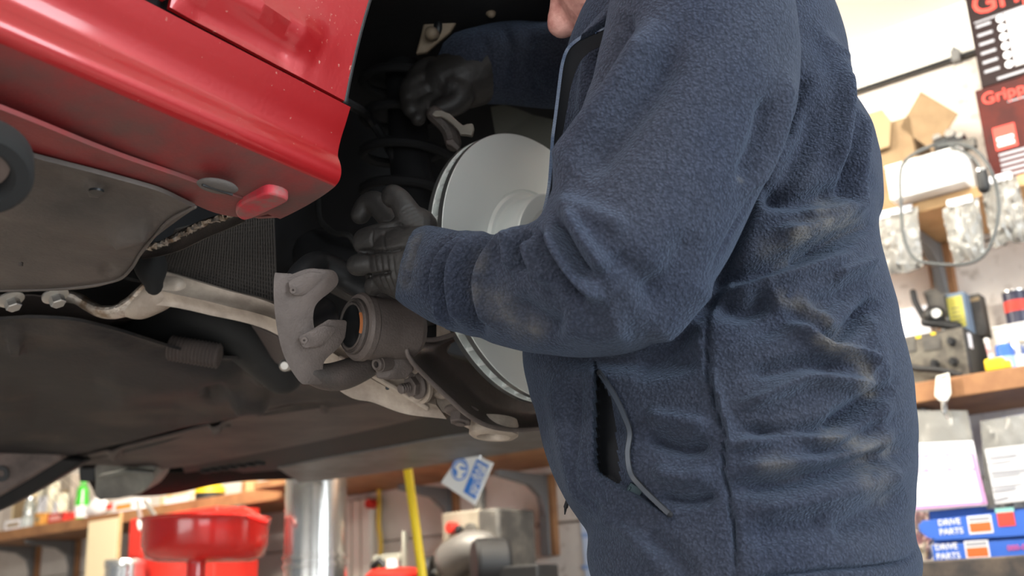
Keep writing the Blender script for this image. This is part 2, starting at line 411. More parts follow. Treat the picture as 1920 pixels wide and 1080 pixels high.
# cast panels between the joints, each proud of the wall core (recessed joints)
zs = [0, .62, 1.235, 1.86, 2.395]; ss = [-1.3, .33, 1.67, 3.4, 5.2, 7.5]
for i in range(len(zs) - 1):
    for j in range(len(ss) - 1):
        b = MB(); b.box(wp((ss[j] + ss[j + 1]) / 2, (zs[i] + zs[i + 1]) / 2, -.018 + .0015 * ((i * 3 + j * 5) % 3)), (WS, WN, Z3), ((ss[j + 1] - ss[j]) / 2 - .003, .018, (zs[i + 1] - zs[i]) / 2 - .003))
        b.build('wall_panel', WALL, wall, bevel=.004)
b = MB(); b.box(wp(3.1, 2.485, -.012), (WS, WN, Z3), (4.4, .012, .085)); b.build('trim_1', CEIL, kind='structure')
b = MB(); b.box((0.6, 1.6, H + .03), (np.eye(3)[0], np.eye(3)[1], Z3), (6.5, 5.6, .03)); b.build('ceiling', CEIL, kind='structure')
b = MB(); b.box((0.6, 1.6, -.05), (np.eye(3)[0], np.eye(3)[1], Z3), (6.5, 6.5, .05)); b.build('floor', FLOOR, kind='structure')
b = MB(); b.box(wp(7.45, H / 2, 3.2), (WS, WN, Z3), (.06, 3.3, H / 2)); b.build('wall_left', WALL, kind='structure')

# conduit along the top of the wall
t = empty('conduit', wp(1, 2.402, .02), 'thin dark cable conduit clipped along the top of the wall', 'conduit')
b = MB(); b.tube([wp(-1.2, 2.402, .012), wp(7.0, 2.402, .012)], .008, 8); b.build('pipe', BLACKP, t)
for s in (-.13, 1.3, 2.8, 4.3):
    b = MB(); b.box(wp(s, 2.405, .014), (WS, WN, Z3), (.012, .014, .018)); b.tube([wp(s, 2.425, .01), wp(s, 2.425, .028)], .006, 8)
    b.build('clip', GREYM, t, bevel=.002)
# ceiling tube fittings
TUBE = mat('lit_tube', (1, 1, 1), .5, emis=((1., .95, .86), 12.0))
def fitting(x, y, dx, dy, L, label):
    d = nrm((dx, dy, 0)); e = np.cross(Z3, d); t = empty('ceiling_light', (x, y, 2.5), label, 'ceiling light')
    b = MB(); b.box((x, y, 2.545), (d, e, Z3), (L / 2, .06, .02)); b.build('housing', CEIL, t, bevel=.006)
    for k in (-1, 1):
        b = MB(); b.tube([np.array([x, y, 2.50]) + e * k * .035 - d * (L / 2 - .04), np.array([x, y, 2.50]) + e * k * .035 + d * (L / 2 - .04)], .013, 10); b.build('tube', TUBE, t)
    for k in (-1, 1):
        b = MB(); b.box(np.array([x, y, 2.51]) + d * k * (L / 2 - .02), (d, e, Z3), (.02, .05, .03)); b.build('end_cap', GREYM, t, bevel=.004)
fitting(.75, 1.75, WS[0], WS[1], 1.5, 'twin tube ceiling light close to the back wall above the boxes')
fitting(-.9, 2.6, WS[0], WS[1], 1.5, 'twin tube ceiling light over the far end of the bay')
fitting(-1.45, -.45, CA[0], CA[1], 1.5, 'twin tube ceiling light over the car side behind the viewer')

# shelves (one long low shelf, one short high shelf) with brackets
def shelf(name, z, s0, s1, q1, th, label, m, seg):
    t = empty(name, wp((s0 + s1) / 2, z, 0), label, 'shelf')
    for k in range(len(seg) - 1):
        tk, qk = (th, q1) if not (len(seg) > 3 and k == 1) else (.026, .45)      # the middle board is thinner and deeper
        b = MB(); b.box(wp((seg[k] + seg[k + 1]) / 2, z - tk / 2, qk / 2 + .002), (WS, WN, Z3), ((seg[k + 1] - seg[k]) / 2 - .0015, qk / 2 - .002, tk / 2)); b.build('board', m, t, bevel=.003)
    return t
low = shelf('wall_shelf', 1.450, -1.0, 6.8, .31, .050, 'long brown timber shelf running along the back wall', WOOD, [-1.0, 1.05, 2.40, 5.0, 6.8])
high = shelf('wall_shelf', 1.905, -1.0, .42, .31, .03, 'short high shelf carrying the boxes, above the battery charger', WOODL, [-1.0, .42])
def bracket(s, ztop, zbot, q, label):
    t = empty('shelf_bracket', wp(s, zbot, .0), label, 'bracket', None)
    b = MB(); b.box(wp(s, (ztop + zbot) / 2, .013), (WS, WN, Z3), (.032, .012, (ztop - zbot) / 2)); b.build('upright', WOOD, t, bevel=.003)
    b = MB(); b.box(wp(s + .004, (ztop + zbot) / 2, .032), (WS, WN, Z3), (.018, .006, (ztop - zbot) / 2)); b.build('metal_strip', GREYM, t, bevel=.002)
    b = MB(); b.prism([wp(s - .012, ztop - .002, .04), wp(s - .012, ztop - .002, q - .02), wp(s - .012, ztop - .022, q - .02), wp(s - .012, ztop - .04, .12), wp(s - .012, ztop - .075, .062), wp(s - .012, ztop - .14, .04)], WS * .024); b.build('arm', GREYM, t, bevel=.002)
bracket(sz(1758, 480, .03)[0], 1.873, 1.50, .3, 'grey and brown bracket under the high shelf')
bracket(sz(1022, 950, .03)[0], 1.398, 1.13, .3, 'brown bracket with grey strip, second from the grinder')
bracket(sz(842, 980, .03)[0], 1.398, 1.02, .3, 'dark bracket behind the pillar grinder')
bracket(sz(62, 1040, .03)[0], 1.398, 1.02, .3, 'shelf bracket at the far left under the shelf')
bracket(sz(136, 1040, .03)[0], 1.398, 1.02, .3, 'shelf bracket next to the cream board')
bracket(sz(1778, 790, .03)[0], 1.398, 1.2, .28, 'grey bracket under the shelf behind the white tag')

# workbench below
t = empty('workbench', wp(2.0, 0, .35), 'long dark workbench against the back wall', 'workbench')
b = MB(); b.box(wp(1.6, .99, .36), (WS, WN, Z3), (2.9, .33, .028)); b.build('bench_top', BENCH, t, bevel=.004)
for s in (-1.1, .6, 2.4, 4.3):
    for q in (.08, .62):
        b = MB(); b.box(wp(s, .481, q), (WS, WN, Z3), (.035, .035, .481)); b.build('leg', WOOD, t, bevel=.004)

# steel flue pipe
STAIN = mat('stainless_duct', (.72, .70, .66), .22, .95, bump=.05, bscale=20)
s_, _ = sz(592, 1000, .82); zc = 0
t = empty('flue_pipe', wp(s_, 0, .82), 'large shiny stainless flue pipe rising from behind the bench', 'pipe')
# stands between the bench and the wall, through the shelf line
sc_ = s_
b = MB(); b.lathe([(.089, 0), (.089, 2.56)], wp(sc_, 0.001, .82), Z3, 48); b.build('duct', STAIN, t)
for z in (1.125, 1.10):
    b = MB(); b.lathe([(.0895, 0), (.094, .002), (.094, .010), (.0895, .012)], wp(sc_, z, .82), Z3, 48); b.build('joint_ring', STAIN, t)
#%%CAR
# ------------------------------------------------------------------ the car
CARBASE = car(-.6, -.75, -.21)
CARO = empty('car', tuple(CARBASE), 'red car raised on a lift with its front wheel removed', 'car')

# sill: sections at the wheel arch (from the picture, plane u = -0.366) and swept rearwards
sec = np.array([(.073, .046), (.069, .030), (.063, .012), (.060, -.002), (.061, -.012), (.059, -.0195)])
def sill_grid(sec, u1=-1.9, u0=-.366, n=60, bow=0):
    us = np.linspace(u1, u0, n); G = []
    for u in us:
        k = (u0 - u)
        row = []
        for (v, ww) in sec: row.append(car(u, v + .0 * k, ww + .058 * k * (1 if ww > 0 else .85)))
        G.append(row)
    return np.array(G)
def resec(sec, n): return spline(np.c_[np.array(sec), np.zeros(len(sec))], n)[:, :2]
S1 = resec([(.0725, .0445), (.067, .032), (.060, .017), (.0565, .004), (.059, -.004), (.0605, -.009), (.061, -.015), (.0585, -.0215), (.053, -.0255)], 40)
b = MB(); b.grid(sill_grid(S1, n=70), thick=-CN * .012); b.build('side_sill', RED, CARO, smooth=60)
S2 = resec([(.053, -.0255), (.040, -.029), (.020, -.0325), (-.004, -.035), (-.020, -.036)], 16)
b = MB(); b.grid(sill_grid(S2, n=70), thick=Z3 * .004); b.build('sill_underside', REDD, CARO, smooth=60, label='dirty dull red underside of the sill')
# inner strip of the sill underside with flange

# front end face of the sill (closing panel in the wheel arch)
b = MB(); b.prism([car(-.367, v, w_) for v, w_ in [(.064, .040), (.053, .017), (.049, .004), (.053, -.012), (.050, -.0195), (.038, -.026), (-.02, -.035), (-.05, -.028), (-.05, .044)]], -CA * .006); b.build('sill_end_panel', REDD, CARO, smooth=0)

def vbody(u, w_):
    return .0745 + .20 * (w_ - .046) - .22 * max(0, w_ - .2) ** 2 * 2 - .03 * (u + .366) * 0
def arch(t_):
    c, s_ = math.cos(t_), math.sin(t_); return .376 * np.sign(c) * abs(c) ** .5, .385 * abs(s_) ** .92
UG = -.552                                    # gap between door and wing
th = np.radians(np.linspace(174.3, 10, 120)); G = []
for t_ in th:
    cu, cw = arch(t_)
    # outer boundary of the wing on the same ray
    du, dw = math.cos(t_), math.sin(t_)
    k = min((UG / du) if du < -1e-6 else 9, (.66 / du) if du > 1e-6 else 9, .60 / max(dw, 1e-6)); ou, ow = k * du, max(k * dw, .048)
    if du < 0 and abs(ou - UG) < 1e-6: ow = .048 + (ow - .0551) * (.60 - .048) / (.60 - .0551)
    cw = max(cw, .046); row = []
    for r_ in np.linspace(0, 1, 60):
        uu, ww = cu + (ou - cu) * r_, cw + (ow - cw) * r_
        row.append(car(uu, vbody(uu, ww), ww + .058 * max(0, -.366 - uu)))
    G.append(row)
G = np.array(G); N = gnormals(G, False).reshape(-1, 3)
if (N @ CN).mean() < 0: N = -N
crease = [([(330, -40), (420, -6), (490, 26), (560, 68), (600, 95)], 30, .012), ([(330, -10), (420, 26), (500, 66), (580, 110)], 26, -.007)]
V = sculpt(G.reshape(-1, 3), N, crease); G = V.reshape(G.shape)
b = MB(); b.grid(G, thick=-CN * .004); b.build('front_wing', RED, CARO, smooth=60)
lip = MB(); lp = [car(arch(t_)[0] + .002, vbody(0, max(arch(t_)[1], .05)) - .003, max(arch(t_)[1], .048)) for t_ in np.radians(np.linspace(174.2, 10, 70))]
lip.tube(lp, .0028, 8); lip.build('arch_edge_trim', BLACKP, CARO)
# door
us = np.linspace(-1.55, UG - .0045, 40); ws_ = np.linspace(.052, .60, 40)
G = np.array([[car(u, vbody(u, ww) - .001, ww + .058 * (-.366 - u)) for ww in ws_] for u in us]); N = gnormals(G, False).reshape(-1, 3)
if (N @ CN).mean() < 0: N = -N
b = MB(); b.grid(G, thick=-CN * .004); b.build('front_door', RED, CARO, smooth=60)
b = MB(); b.box(car(-1.03, .052, .335), (CA, CN, Z3), (.60, .004, .28)); b.build('inner_door_panel', BLACKM, CARO)
# floor pan and engine bay blocking (dark body above the trays)
b = MB()
b.box(car(-1.0, -.78, .14), (CA, CN, Z3), (.64, .72, .09)); b.box(car(.36, -1.0, .20), (CA, CN, Z3), (.74, .52, .12))
b.build('floor_pan', BLACKM, CARO)
b = MB(); b.box(car(-.45, -.8, .36), (CA, CN, Z3), (1.4, .85, .02)); b.build('body_shell', BLACKM, CARO)
# wheel arch liner
thl = np.radians(np.linspace(171, 2, 50))
G = np.array([[car(.372 * math.cos(t_) + .01, v, .372 * math.sin(t_)) for v in (.035, -.05, -.2, -.36)] for t_ in thl])
b = MB(); b.grid(G, thick=Z3 * .003); b.build('wheel_arch_liner', BLACKM, CARO, smooth=60)
b = MB(); b.prism([car(.372 * math.cos(t_) + .01, -.36, .372 * math.sin(t_)) for t_ in np.radians(np.linspace(180, 0, 24))], -CN * .01); b.build('inner_arch_wall', BLACKM, CARO)
b = MB(); b.prism([car(.0, -.42, -.02), car(.0, -.42, .3), car(.62, -.42, .3), car(.62, -.42, -.02)], -CN * .01); b.build('splash_panel', OLIVE, CARO)

def pl(name, pts, m, thick, smooth=False, bevel=0, parent=None, dirv=None, per=5, **k):
    q = smoothpoly(pts, per) if smooth else np.array(pts, float)
    X = [P(*r_) for r_ in q]; bb = MB(); bb.prism(X, CF * thick if dirv is None else nrm(dirv) * thick)
    return bb.build(name, m, parent or CARO, bevel=bevel, **k)
def pw(pts, w_): return [on(x, y, 'w', w_) for x, y in pts]

def tray(name, top, bot, w0, m, n=90, mm=60, bulge=.0, strokes=(), parent=None, thick=.004, waves=.0, wtop=0, wbot=0, seed=1):
    A = spline(np.array(top, float), n); B = spline(np.array(bot, float), n); G = np.zeros((mm, n, 3))
    for j in range(n):
        for i in range(mm):
            t = i / (mm - 1); 
            xa = on(A[j, 0], A[j, 1], 'w', w0 + wtop); xb = on(B[j, 0], B[j, 1], 'w', w0 + wbot)
            G[i, j] = xa * (1 - t) + xb * t - Z3 * bulge * math.sin(math.pi * t)
    N = gnormals(G, False).reshape(-1, 3)
    if N[:, 2].mean() > 0: N = -N
    V = G.reshape(-1, 3).copy(); V += N * (waves * vnoise(V, 14, seed))[:, None]; V = sculpt(V, N, strokes)
    bb = MB(); bb.grid(V.reshape(G.shape), thick=Z3 * thick); return bb.build(name, m, parent or CARO, smooth=60)

tray('sill_flange', [(-300, 95), (0, 205), (200, 285), (330, 330), (440, 368), (540, 392)], [(-300, 185), (-100, 240), (66, 290), (180, 321), (296, 353), (400, 398), (470, 410)], -.034, REDD, 60, 16)
# floor cover beside the sill
tray('floor_cover', [(-330, 190), (-100, 240), (70, 297), (200, 331), (300, 360), (366, 388)],
     [(-330, 520), (-100, 538), (0, 542), (60, 546), (214, 527), (290, 442)], -.040, UNDER, waves=.002,
     strokes=[([(-100, 360), (60, 400), (190, 425), (280, 425)], 26, .0060), ([(60, 330), (200, 365), (330, 395)], 22, -.006),
              ([(205, 436), (245, 432), (285, 424)], 13, .012), ([(160, 355), (195, 360)], 9, .012), ([(190, 515), (215, 500)], 14, -.003)])
b = MB(); b.lathe([(0, 0), (.0048, 0), (.0048, .006), (0, .006)], on(247, 434, 'w', -.036), -Z3, 10); b.build('floor_fastener', CASTD, CARO)
b = MB(); b.lathe([(0, 0), (.002, 0), (.002, .004), (0, .004)], on(40, 492, 'w', -.042), -Z3, 8); b.build('floor_fastener', CASTD, CARO)
b = MB(); b.lathe([(0, 0), (.006, 0), (.006, .002), (0, .002)], on(181, 357, 'w', -.047), -Z3, 14); b.build('drain_hole', BORE, CARO)
# front edge return of the floor cover and black recess above it
b = MB(); b.tube([on(x, y, 'w', -.043) for x, y in [(366, 388), (320, 412), (290, 442), (262, 478), (245, 505), (214, 527), (120, 541), (0, 545)]], .0016, 8, n=40); b.build('cover_edge', UNDER, CARO)

# sill strip with rubber plug, jacking point
b = MB(); b.prism([on(x, y, 'w', -.0385) for x, y in smoothpoly([(442, 402), (448, 386), (474, 373), (504, 364), (540, 376), (508, 394), (478, 408), (456, 413)], 5)], Z3 * .012); b.build('jack_point', REDP, CARO, bevel=.003, label='brighter clean red jacking lug')
g = empty_dummy = None
PLUG = mat('grey_rubber_plug', (.10, .088, .082), .6, bump=.2, bscale=200)
c0 = on(408, 349, 'w', -.0385)
b = MB(); b.ell(c0, (CA, nrm(CN), Z3), (.0185, .0135, .0035), 28, 8); plug = b.build('sill_plug', PLUG, CARO)
b = MB(); b.box(c0 - Z3 * .0034, (CA, CN, Z3), (.015, .0009, .0009)); b.build('plug_slot', BLACKP, plug)

# main engine undertray, dark
tray('engine_undertray', [(-420, 585), (-150, 592), (0, 604), (110, 606), (205, 624), (330, 657), (450, 676), (545, 690), (650, 722), (760, 760)],
     [(-420, 800), (-150, 830), (0, 850), (60, 862), (140, 872), (300, 838), (450, 797), (560, 772), (640, 760), (760, 745)], -.045, TRAY, 150, 80, waves=.004, seed=3,
     strokes=[([(-50, 612), (110, 614), (205, 632), (330, 666), (545, 699)], 9, -.010), ([(15, 640), (45, 641)], 14, .018), ([(470, 700), (500, 700), (560, 700)], 10, .02),
              ([(430, 745), (470, 738), (510, 742)], 18, .035), ([(380, 735), (400, 725), (420, 728)], 16, -.02), ([(100, 870), (240, 845), (380, 812), (520, 775), (620, 757)], 7, -.018),
              ([(180, 740), (330, 715), (450, 715)], 40, .018), ([(0, 760), (200, 790), (400, 770)], 50, -.015)])
b = MB(); b.ell(on(42, 641, 'w', -.036), (CA, CN, Z3), (.006, .006, .004), 12, 6); b.build('tray_fastener', CAST, CARO)
b = MB(); b.ell(on(485, 701, 'w', -.040), (CA, CN, Z3), (.009, .007, .005), 12, 6); b.build('tray_fastener', CAST, CARO)
# front tray, brown
tray('front_undertray', [(40, 850), (140, 856), (300, 822), (450, 781), (560, 756), (640, 735), (760, 732), (900, 735)],
     [(60, 872), (183, 872), (300, 879), (360, 873), (424, 861), (540, 841), (669, 812), (792, 783), (880, 762)], -.036, TRAY2, 130, 40, waves=.002, seed=5,
     strokes=[([(396, 800), (420, 795)], 6, .02), ([(205, 852), (225, 848)], 6, .02), ([(600, 760), (618, 757)], 7, .02), ([(420, 872), (600, 838), (820, 796)], 8, -.01)])
for x, y in ((425, 797), (212, 850), (612, 760)):
    b = MB(); b.ell(on(x, y, 'w', -.037), (CA, CN, Z3), (.009, .008, .005), 12, 6); b.build('tray_fastener', CASTD, CARO)
# black slot and lower bumper beam
DSLOT = mat('dark_grey_plastic', (.013, .013, .013), .7, bump=.2, bscale=80)
tray('intake_duct', [(330, 858), (400, 855), (520, 832), (700, 796), (800, 772), (920, 750), (1060, 735)], [(350, 892), (400, 890), (560, 878), (700, 856), (860, 830), (1020, 800), (1080, 790)], -.022, DSLOT, 60, 14)
BEAM = mat('grey_bumper_underside', (.16, .156, .148), .6, 0, .1, 8, .2, 100, (.115, .105, .098))
tray('bumper_beam', [(520, 878), (600, 862), (700, 845), (863, 817), (1000, 804), (1120, 790)], [(562, 905), (600, 902), (700, 889), (860, 865), (1030, 838), (1120, 824)], -.026, BEAM, 60, 14, thick=.05)
tray('bumper_lower', [(150, 868), (300, 884), (420, 878), (560, 874)], [(178, 930), (300, 929), (420, 908), (566, 898)], -.020, mat('matte_black_underside', (.012, .012, .012), .95, spec=.05), 50, 14, thick=.06, waves=.006)
for i in range(7):
    b = MB(); b.box(on(385 + i * 17, 884 - i * 2.5, 'w', -.026), (CA, CN, Z3), (.012, .006, .004)); b.build('duct_rib', DSLOT, CARO, bevel=.001)
# light grey air duct hanging at the far side
DUCT = mat('light_grey_duct', (.23, .225, .195), .55, 0, .1, 9, .15, 80, (.15, .14, .125))
pl('air_duct', [(181, 868, 2.45), (230, 866, 2.4), (282, 872, 2.4), (291, 884, 2.4), (282, 905, 2.4), (262, 926, 2.42), (225, 934, 2.45), (190, 937, 2.45), (177, 930, 2.46), (178, 900, 2.46)], DUCT, .12, smooth=True, per=3, bevel=.008)
pl('duct_lip', [(183, 892, 2.39), (235, 881, 2.36), (286, 886, 2.36), (284, 891, 2.36), (238, 888, 2.36), (184, 900, 2.39)], DUCT, .03, bevel=.003)
pl('duct_seal', [(146, 866, 2.5), (181, 866, 2.5), (179, 905, 2.5), (148, 903, 2.5)], BLACKP, .08, bevel=.004)

# ---- suspension
def ptz(pts): return [P(*q) for q in pts]
UPC = nrm(CU); 
# control arm (long light aluminium arm), ribbed
armv = [(296, 506, 1.24), (330, 516, 1.235), (420, 543, 1.225), (515, 571, 1.215), (640, 640, 1.20), (700, 686, 1.20), (760, 700, 1.20), (815, 712, 1.205)]
armr = [(286, 540, 1.225), (330, 552, 1.215), (420, 573, 1.205), (518, 600, 1.195), (640, 672, 1.185), (700, 712, 1.185), (760, 742, 1.185), (818, 760, 1.19)]
armb = [(240, 577, 1.23), (300, 573, 1.225), (385, 589, 1.215), (520, 628, 1.205), (640, 735, 1.195), (700, 755, 1.195), (760, 776, 1.195), (838, 786, 1.20)]
A, B, C_ = (spline(np.array(q, float), 90) for q in (armv, armr, armb)); G = []
for i in range(90):
    row = []
    for t in np.linspace(0, 1, 10): q = A[i] * (1 - t) + B[i] * t; row.append(P(q[0], q[1], q[2] + .006 * math.sin(math.pi * t)))
    for t in np.linspace(0, 1, 12)[1:]: q = B[i] * (1 - t) + C_[i] * t; row.append(P(q[0], q[1], q[2] + .003 * math.sin(math.pi * t)))
    G.append(row)
G = np.array(G); N = gnormals(G, False).reshape(-1, 3)
if (N @ (CAM - G.reshape(-1, 3)[0])) .mean() < 0: N = -N
V = G.reshape(-1, 3) + N * (.0012 * vnoise(G.reshape(-1, 3), 60, 4))[:, None]
b = MB(); b.grid(V.reshape(G.shape), thick=CF * .022); carm = b.build('control_arm', ALU, CARO, smooth=40)
b = MB(); b.tube(ptz([(640, 672, 1.184), (700, 704, 1.183), (752, 735, 1.183), (800, 765, 1.188)]), .0035, 10, n=20); b.build('arm_rib', ALU, carm)
b = MB(); b.lathe([(0, 0), (.0024, 0), (.0024, .003), (0, .003)], P(727, 727, 1.188), -CF, 10); b.build('drilling', BORE, carm)
b = MB(); b.lathe([(.030, 0), (.030, .004), (0, .004)], P(842, 776, 1.225), -CF, 24); 
# bracket with bright cut edge: U-shaped strap under the bush
b = MB(); b.tube(ptz([(95, 556, 1.27), (140, 558, 1.265), (165, 572, 1.26), (190, 584, 1.25), (222, 584, 1.245), (252, 568, 1.24), (270, 548, 1.235), (285, 530, 1.235)]), [.010, .012, .012, .012, .012, .012, .011, .008], 14, n=50, flat=.6); b.build('bush_strap', ALUB, CARO)
b = MB(); b.tube(ptz([(238, 578, 1.25), (262, 572, 1.245), (300, 550, 1.24), (330, 540, 1.235)]), [.011, .017, .02, .014], 16, n=24); b.build('arm_root', ALU, carm)
# bush cup
b = MB(); b.tube(ptz([(276, 478, 1.20), (284, 505, 1.20), (288, 532, 1.205)]), [.021, .0215, .013], 24, n=16, flat=.8); b.build('rubber_bush', RUBBER, CARO)
# pressed arm rising to the sill
G = []
for q in spline(np.array([(262, 472, 1.17, 14), (300, 466, 1.16, 13), (335, 452, 1.13, 16), (380, 430, 1.08, 16), (420, 416, 1.04, 14), (455, 404, 1.005, 11)], float), 50):
    G.append([P(q[0] - .35 * t * q[3], q[1] - t * q[3], q[2] + .01 * (1 - t * t)) for t in np.linspace(-1, 1, 9)])
b = MB(); b.grid(np.array(G), thick=CF * .004); b.build('pressed_bracket', CASTD, CARO, smooth=60)
e_ = MB(); e_.tube(ptz([(258, 468, 1.166), (300, 459, 1.156), (333, 444, 1.126), (375, 422, 1.078), (412, 409, 1.04), (445, 399, 1.005)]), .0026, 8, n=60)
V_ = np.array(e_.v); V_ += (.0012 * rng.normal(size=V_.shape)); e_.v = [tuple(x) for x in V_]; e_.build('bracket_edge', ALUB, CARO)
# subframe pieces at the left
pl('subframe', [(-60, 552, 1.36), (60, 552, 1.34), (130, 560, 1.32), (180, 590, 1.32), (225, 600, 1.36), (190, 622, 1.42), (100, 606, 1.42), (-60, 604, 1.42)], TRAY2, .05, bevel=.004)
def hexbolt(name, c, axis, r, h, m, parent, flange=1.4, stud=0, af=None):
    ax = nrm(axis); bb = MB(); bb.lathe([(0, 0), (r * flange, 0), (r * flange, r * .22), (r * 1.15, r * .45), (0, r * .45)], c, ax, 28); bb.lathe([(r * .99, r * .4), (r, r * .5), (r, r * .4 + h * .9), (r * .88, r * .4 + h), (0, r * .4 + h)], c, ax, 6)
    if stud: bb.lathe([(r * .5, 0)] + [(r * (.5 if k % 2 else .45), r * .4 + h + k * stud / 8) for k in range(8)] + [(r * .38, r * .4 + h + stud), (0, r * .4 + h + stud)], c, ax, 18)
    return bb.build(name, m, parent, smooth=32)
ax_dn = nrm(-CU * .75 + CR * .45 - CF * .35)
hexbolt('subframe_bolt', P(20, 560, 1.18), ax_dn, .0085, .010, STEEL, CARO, 1.7); hexbolt('subframe_bolt', P(103, 553, 1.18), ax_dn, .0085, .010, STEEL, CARO, 1.7)
# felt lined panel behind the arm
FG = []
for t in np.linspace(0, 1, 30):
    a_ = np.array([296, 510, 1.262]) * (1 - t) + np.array([520, 600, 1.262]) * t; b_ = np.array([330, 430, 1.20]) * (1 - t) + np.array([512, 385, 1.20]) * t
    FG.append([P(*(a_ * (1 - s) + b_ * s)) for s in np.linspace(0, 1, 20)])
b = MB(); b.grid(np.array(FG), thick=CF * .006); fl = b.build('felt_liner', FELT, CARO)
b = MB(); a_ = np.array(FG)
for k in range(42):
    t = k / 41; i = t * 29; i0 = int(min(28, i)); f = i - i0; p0 = a_[i0, 0] * (1 - f) + a_[i0 + 1, 0] * f; p1 = a_[i0, -1] * (1 - f) + a_[i0 + 1, -1] * f
    b.tube([p0 - CF * .001, p1 - CF * .001], .0012, 5, False)
for k in range(26):
    t = k / 25; i = t * 19; i0 = int(min(18, i)); f = i - i0; p0 = a_[0, i0] * (1 - f) + a_[0, i0 + 1] * f; p1 = a_[-1, i0] * (1 - f) + a_[-1, i0 + 1] * f
    b.tube([p0 - CF * .001, p1 - CF * .001], .0012, 5, False)
b.build('liner_mesh', mat('grey_mesh_ribs', (.050, .044, .040), .7), fl, smooth=0, kind='stuff')
# round dark cover with bellows under the arm
b = MB(); b.tube(ptz([(235, 640, 1.5), (270, 606, 1.48), (350, 592, 1.46), (430, 612, 1.46), (490, 660, 1.48), (530, 700, 1.5)]), [.03, .034, .036, .036, .034, .03], 18, n=40); b.build('gearbox_cover', DSLOT, CARO)
b = MB(); x0, x1 = P(318, 652, 1.40), P(412, 668, 1.40); d_ = nrm(x1 - x0); L_ = np.linalg.norm(x1 - x0); pr = []
for k in range(29): pr.append((.0145 + (.0028 if k % 2 else 0), L_ * k / 28))
b.lathe([(0, 0)] + pr + [(0, L_)], x0, d_, 28); b.build('bellows_boot', TRAY2, CARO, smooth=30)
pl('gearbox_case', [(430, 590, 1.45), (520, 625, 1.42), (560, 680, 1.42), (540, 700, 1.45), (500, 668, 1.46)], TRAY2, .04, bevel=.006)
b = MB(); b.lathe([(0, 0), (.008, 0), (.008, .012), (.005, .016), (0, .016)], P(538, 684, 1.40), -CF, 16); b.build('drain_plug', STEEL, CARO, smooth=30)

# knuckle, ball joint, bolts at the outer end of the arm
kn = pl('steering_knuckle', [(812, 700, 1.215), (830, 690, 1.21), (870, 730, 1.21), (925, 775, 1.215), (950, 790, 1.22), (945, 806, 1.225), (905, 812, 1.225), (870, 800, 1.21), (845, 780, 1.205), (822, 770, 1.205), (805, 750, 1.205), (803, 735, 1.205), (812, 728, 1.21)], ALU, .04, smooth=True, per=3, bevel=.004)
pl('knuckle_upright', [(818, 560, 1.25), (860, 560, 1.25), (860, 640, 1.25), (818, 640, 1.25)], ALU, .05, bevel=.004)
pl('knuckle_boss', [(818, 690, 1.19), (845, 700, 1.185), (852, 725, 1.185), (835, 748, 1.185), (812, 742, 1.19), (806, 715, 1.19)], ALU, .03, smooth=True, bevel=.003, parent=kn)
ax2 = nrm(-CR * .72 - CU * .12 - CF * .68)
b = MB(); b.lathe([(0, 0), (.0205, 0), (.0205, .004), (.017, .006), (.017, .010), (0, .010)], P(790, 722, 1.185), ax2, 30); b.build('washer_plate', ALU, CARO, smooth=30)
hexbolt('pinch_bolt', P(784, 722, 1.175), ax2, .0115, .008, CAST, CARO, 1.35, stud=.013)
b = MB(); b.ell(P(783, 702, 1.18), (CR, CU, CF), (.006, .012, .012)); b.build('boss', ALU, CARO)
hexbolt('ball_joint_nut', P(866, 768, 1.185), nrm(-CU * .88 - CF * .42 - CR * .1), .0125, .011, CAST, CARO, 1.55, stud=.002)
b = MB(); b.lathe([(.017, 0), (.026, 0), (.028, .006), (.028, .018), (.024, .021), (.019, .021), (.017, .018), (.017, .004)], P(927, 786, 1.215), nrm(-CU * .93 - CF * .33 - CR * .05), 40, closed=True); b.build('joint_housing', ALU, CARO, smooth=40)
b = MB(); b.lathe([(0, 0), (.0168, 0), (.0168, .006), (.012, .012), (0, .013)], P(927, 786, 1.215), nrm(-CU * .93 - CF * .33 - CR * .05), 30); b.build('joint_cap', CASTD, CARO)

# dust shield behind the disc: dished plate with a rolled edge
out = [(862, 622), (838, 631), (812, 637), (788, 636), (770, 643), (764, 656), (774, 678), (800, 706), (840, 744), (880, 779), (920, 799), (968, 806), (1020, 802), (1080, 786), (1150, 740)]
inn = [(866, 630), (858, 636), (850, 642), (844, 646), (838, 652), (838, 660), (844, 666), (856, 674), (880, 680), (905, 700), (930, 722), (960, 740), (990, 748), (1030, 745), (1080, 725), (1120, 690)]
A = spline(np.array(out, float), 90); B = spline(np.array(inn, float), 90); G = []
for i in range(90):
    row = []
    for t in np.linspace(0, 1, 16):
        q = A[i] * (1 - t) + B[i] * t; row.append(on(q[0], q[1], 'v', -.034 - .030 * math.sin(min(1, t * 1.6) * math.pi / 2) + .008 * math.exp(-((t - 0) / .12) ** 2)))
    G.append(row)
G = np.array(G); b = MB(); b.grid(G, thick=-CN * .0015); ds = b.build('dust_shield', SHIELD, CARO, smooth=60)
b = MB(); b.tube([g_ - CN * .001 for g_ in G[:, 0]], .0026, 10); b.build('rolled_edge', CAST, ds)

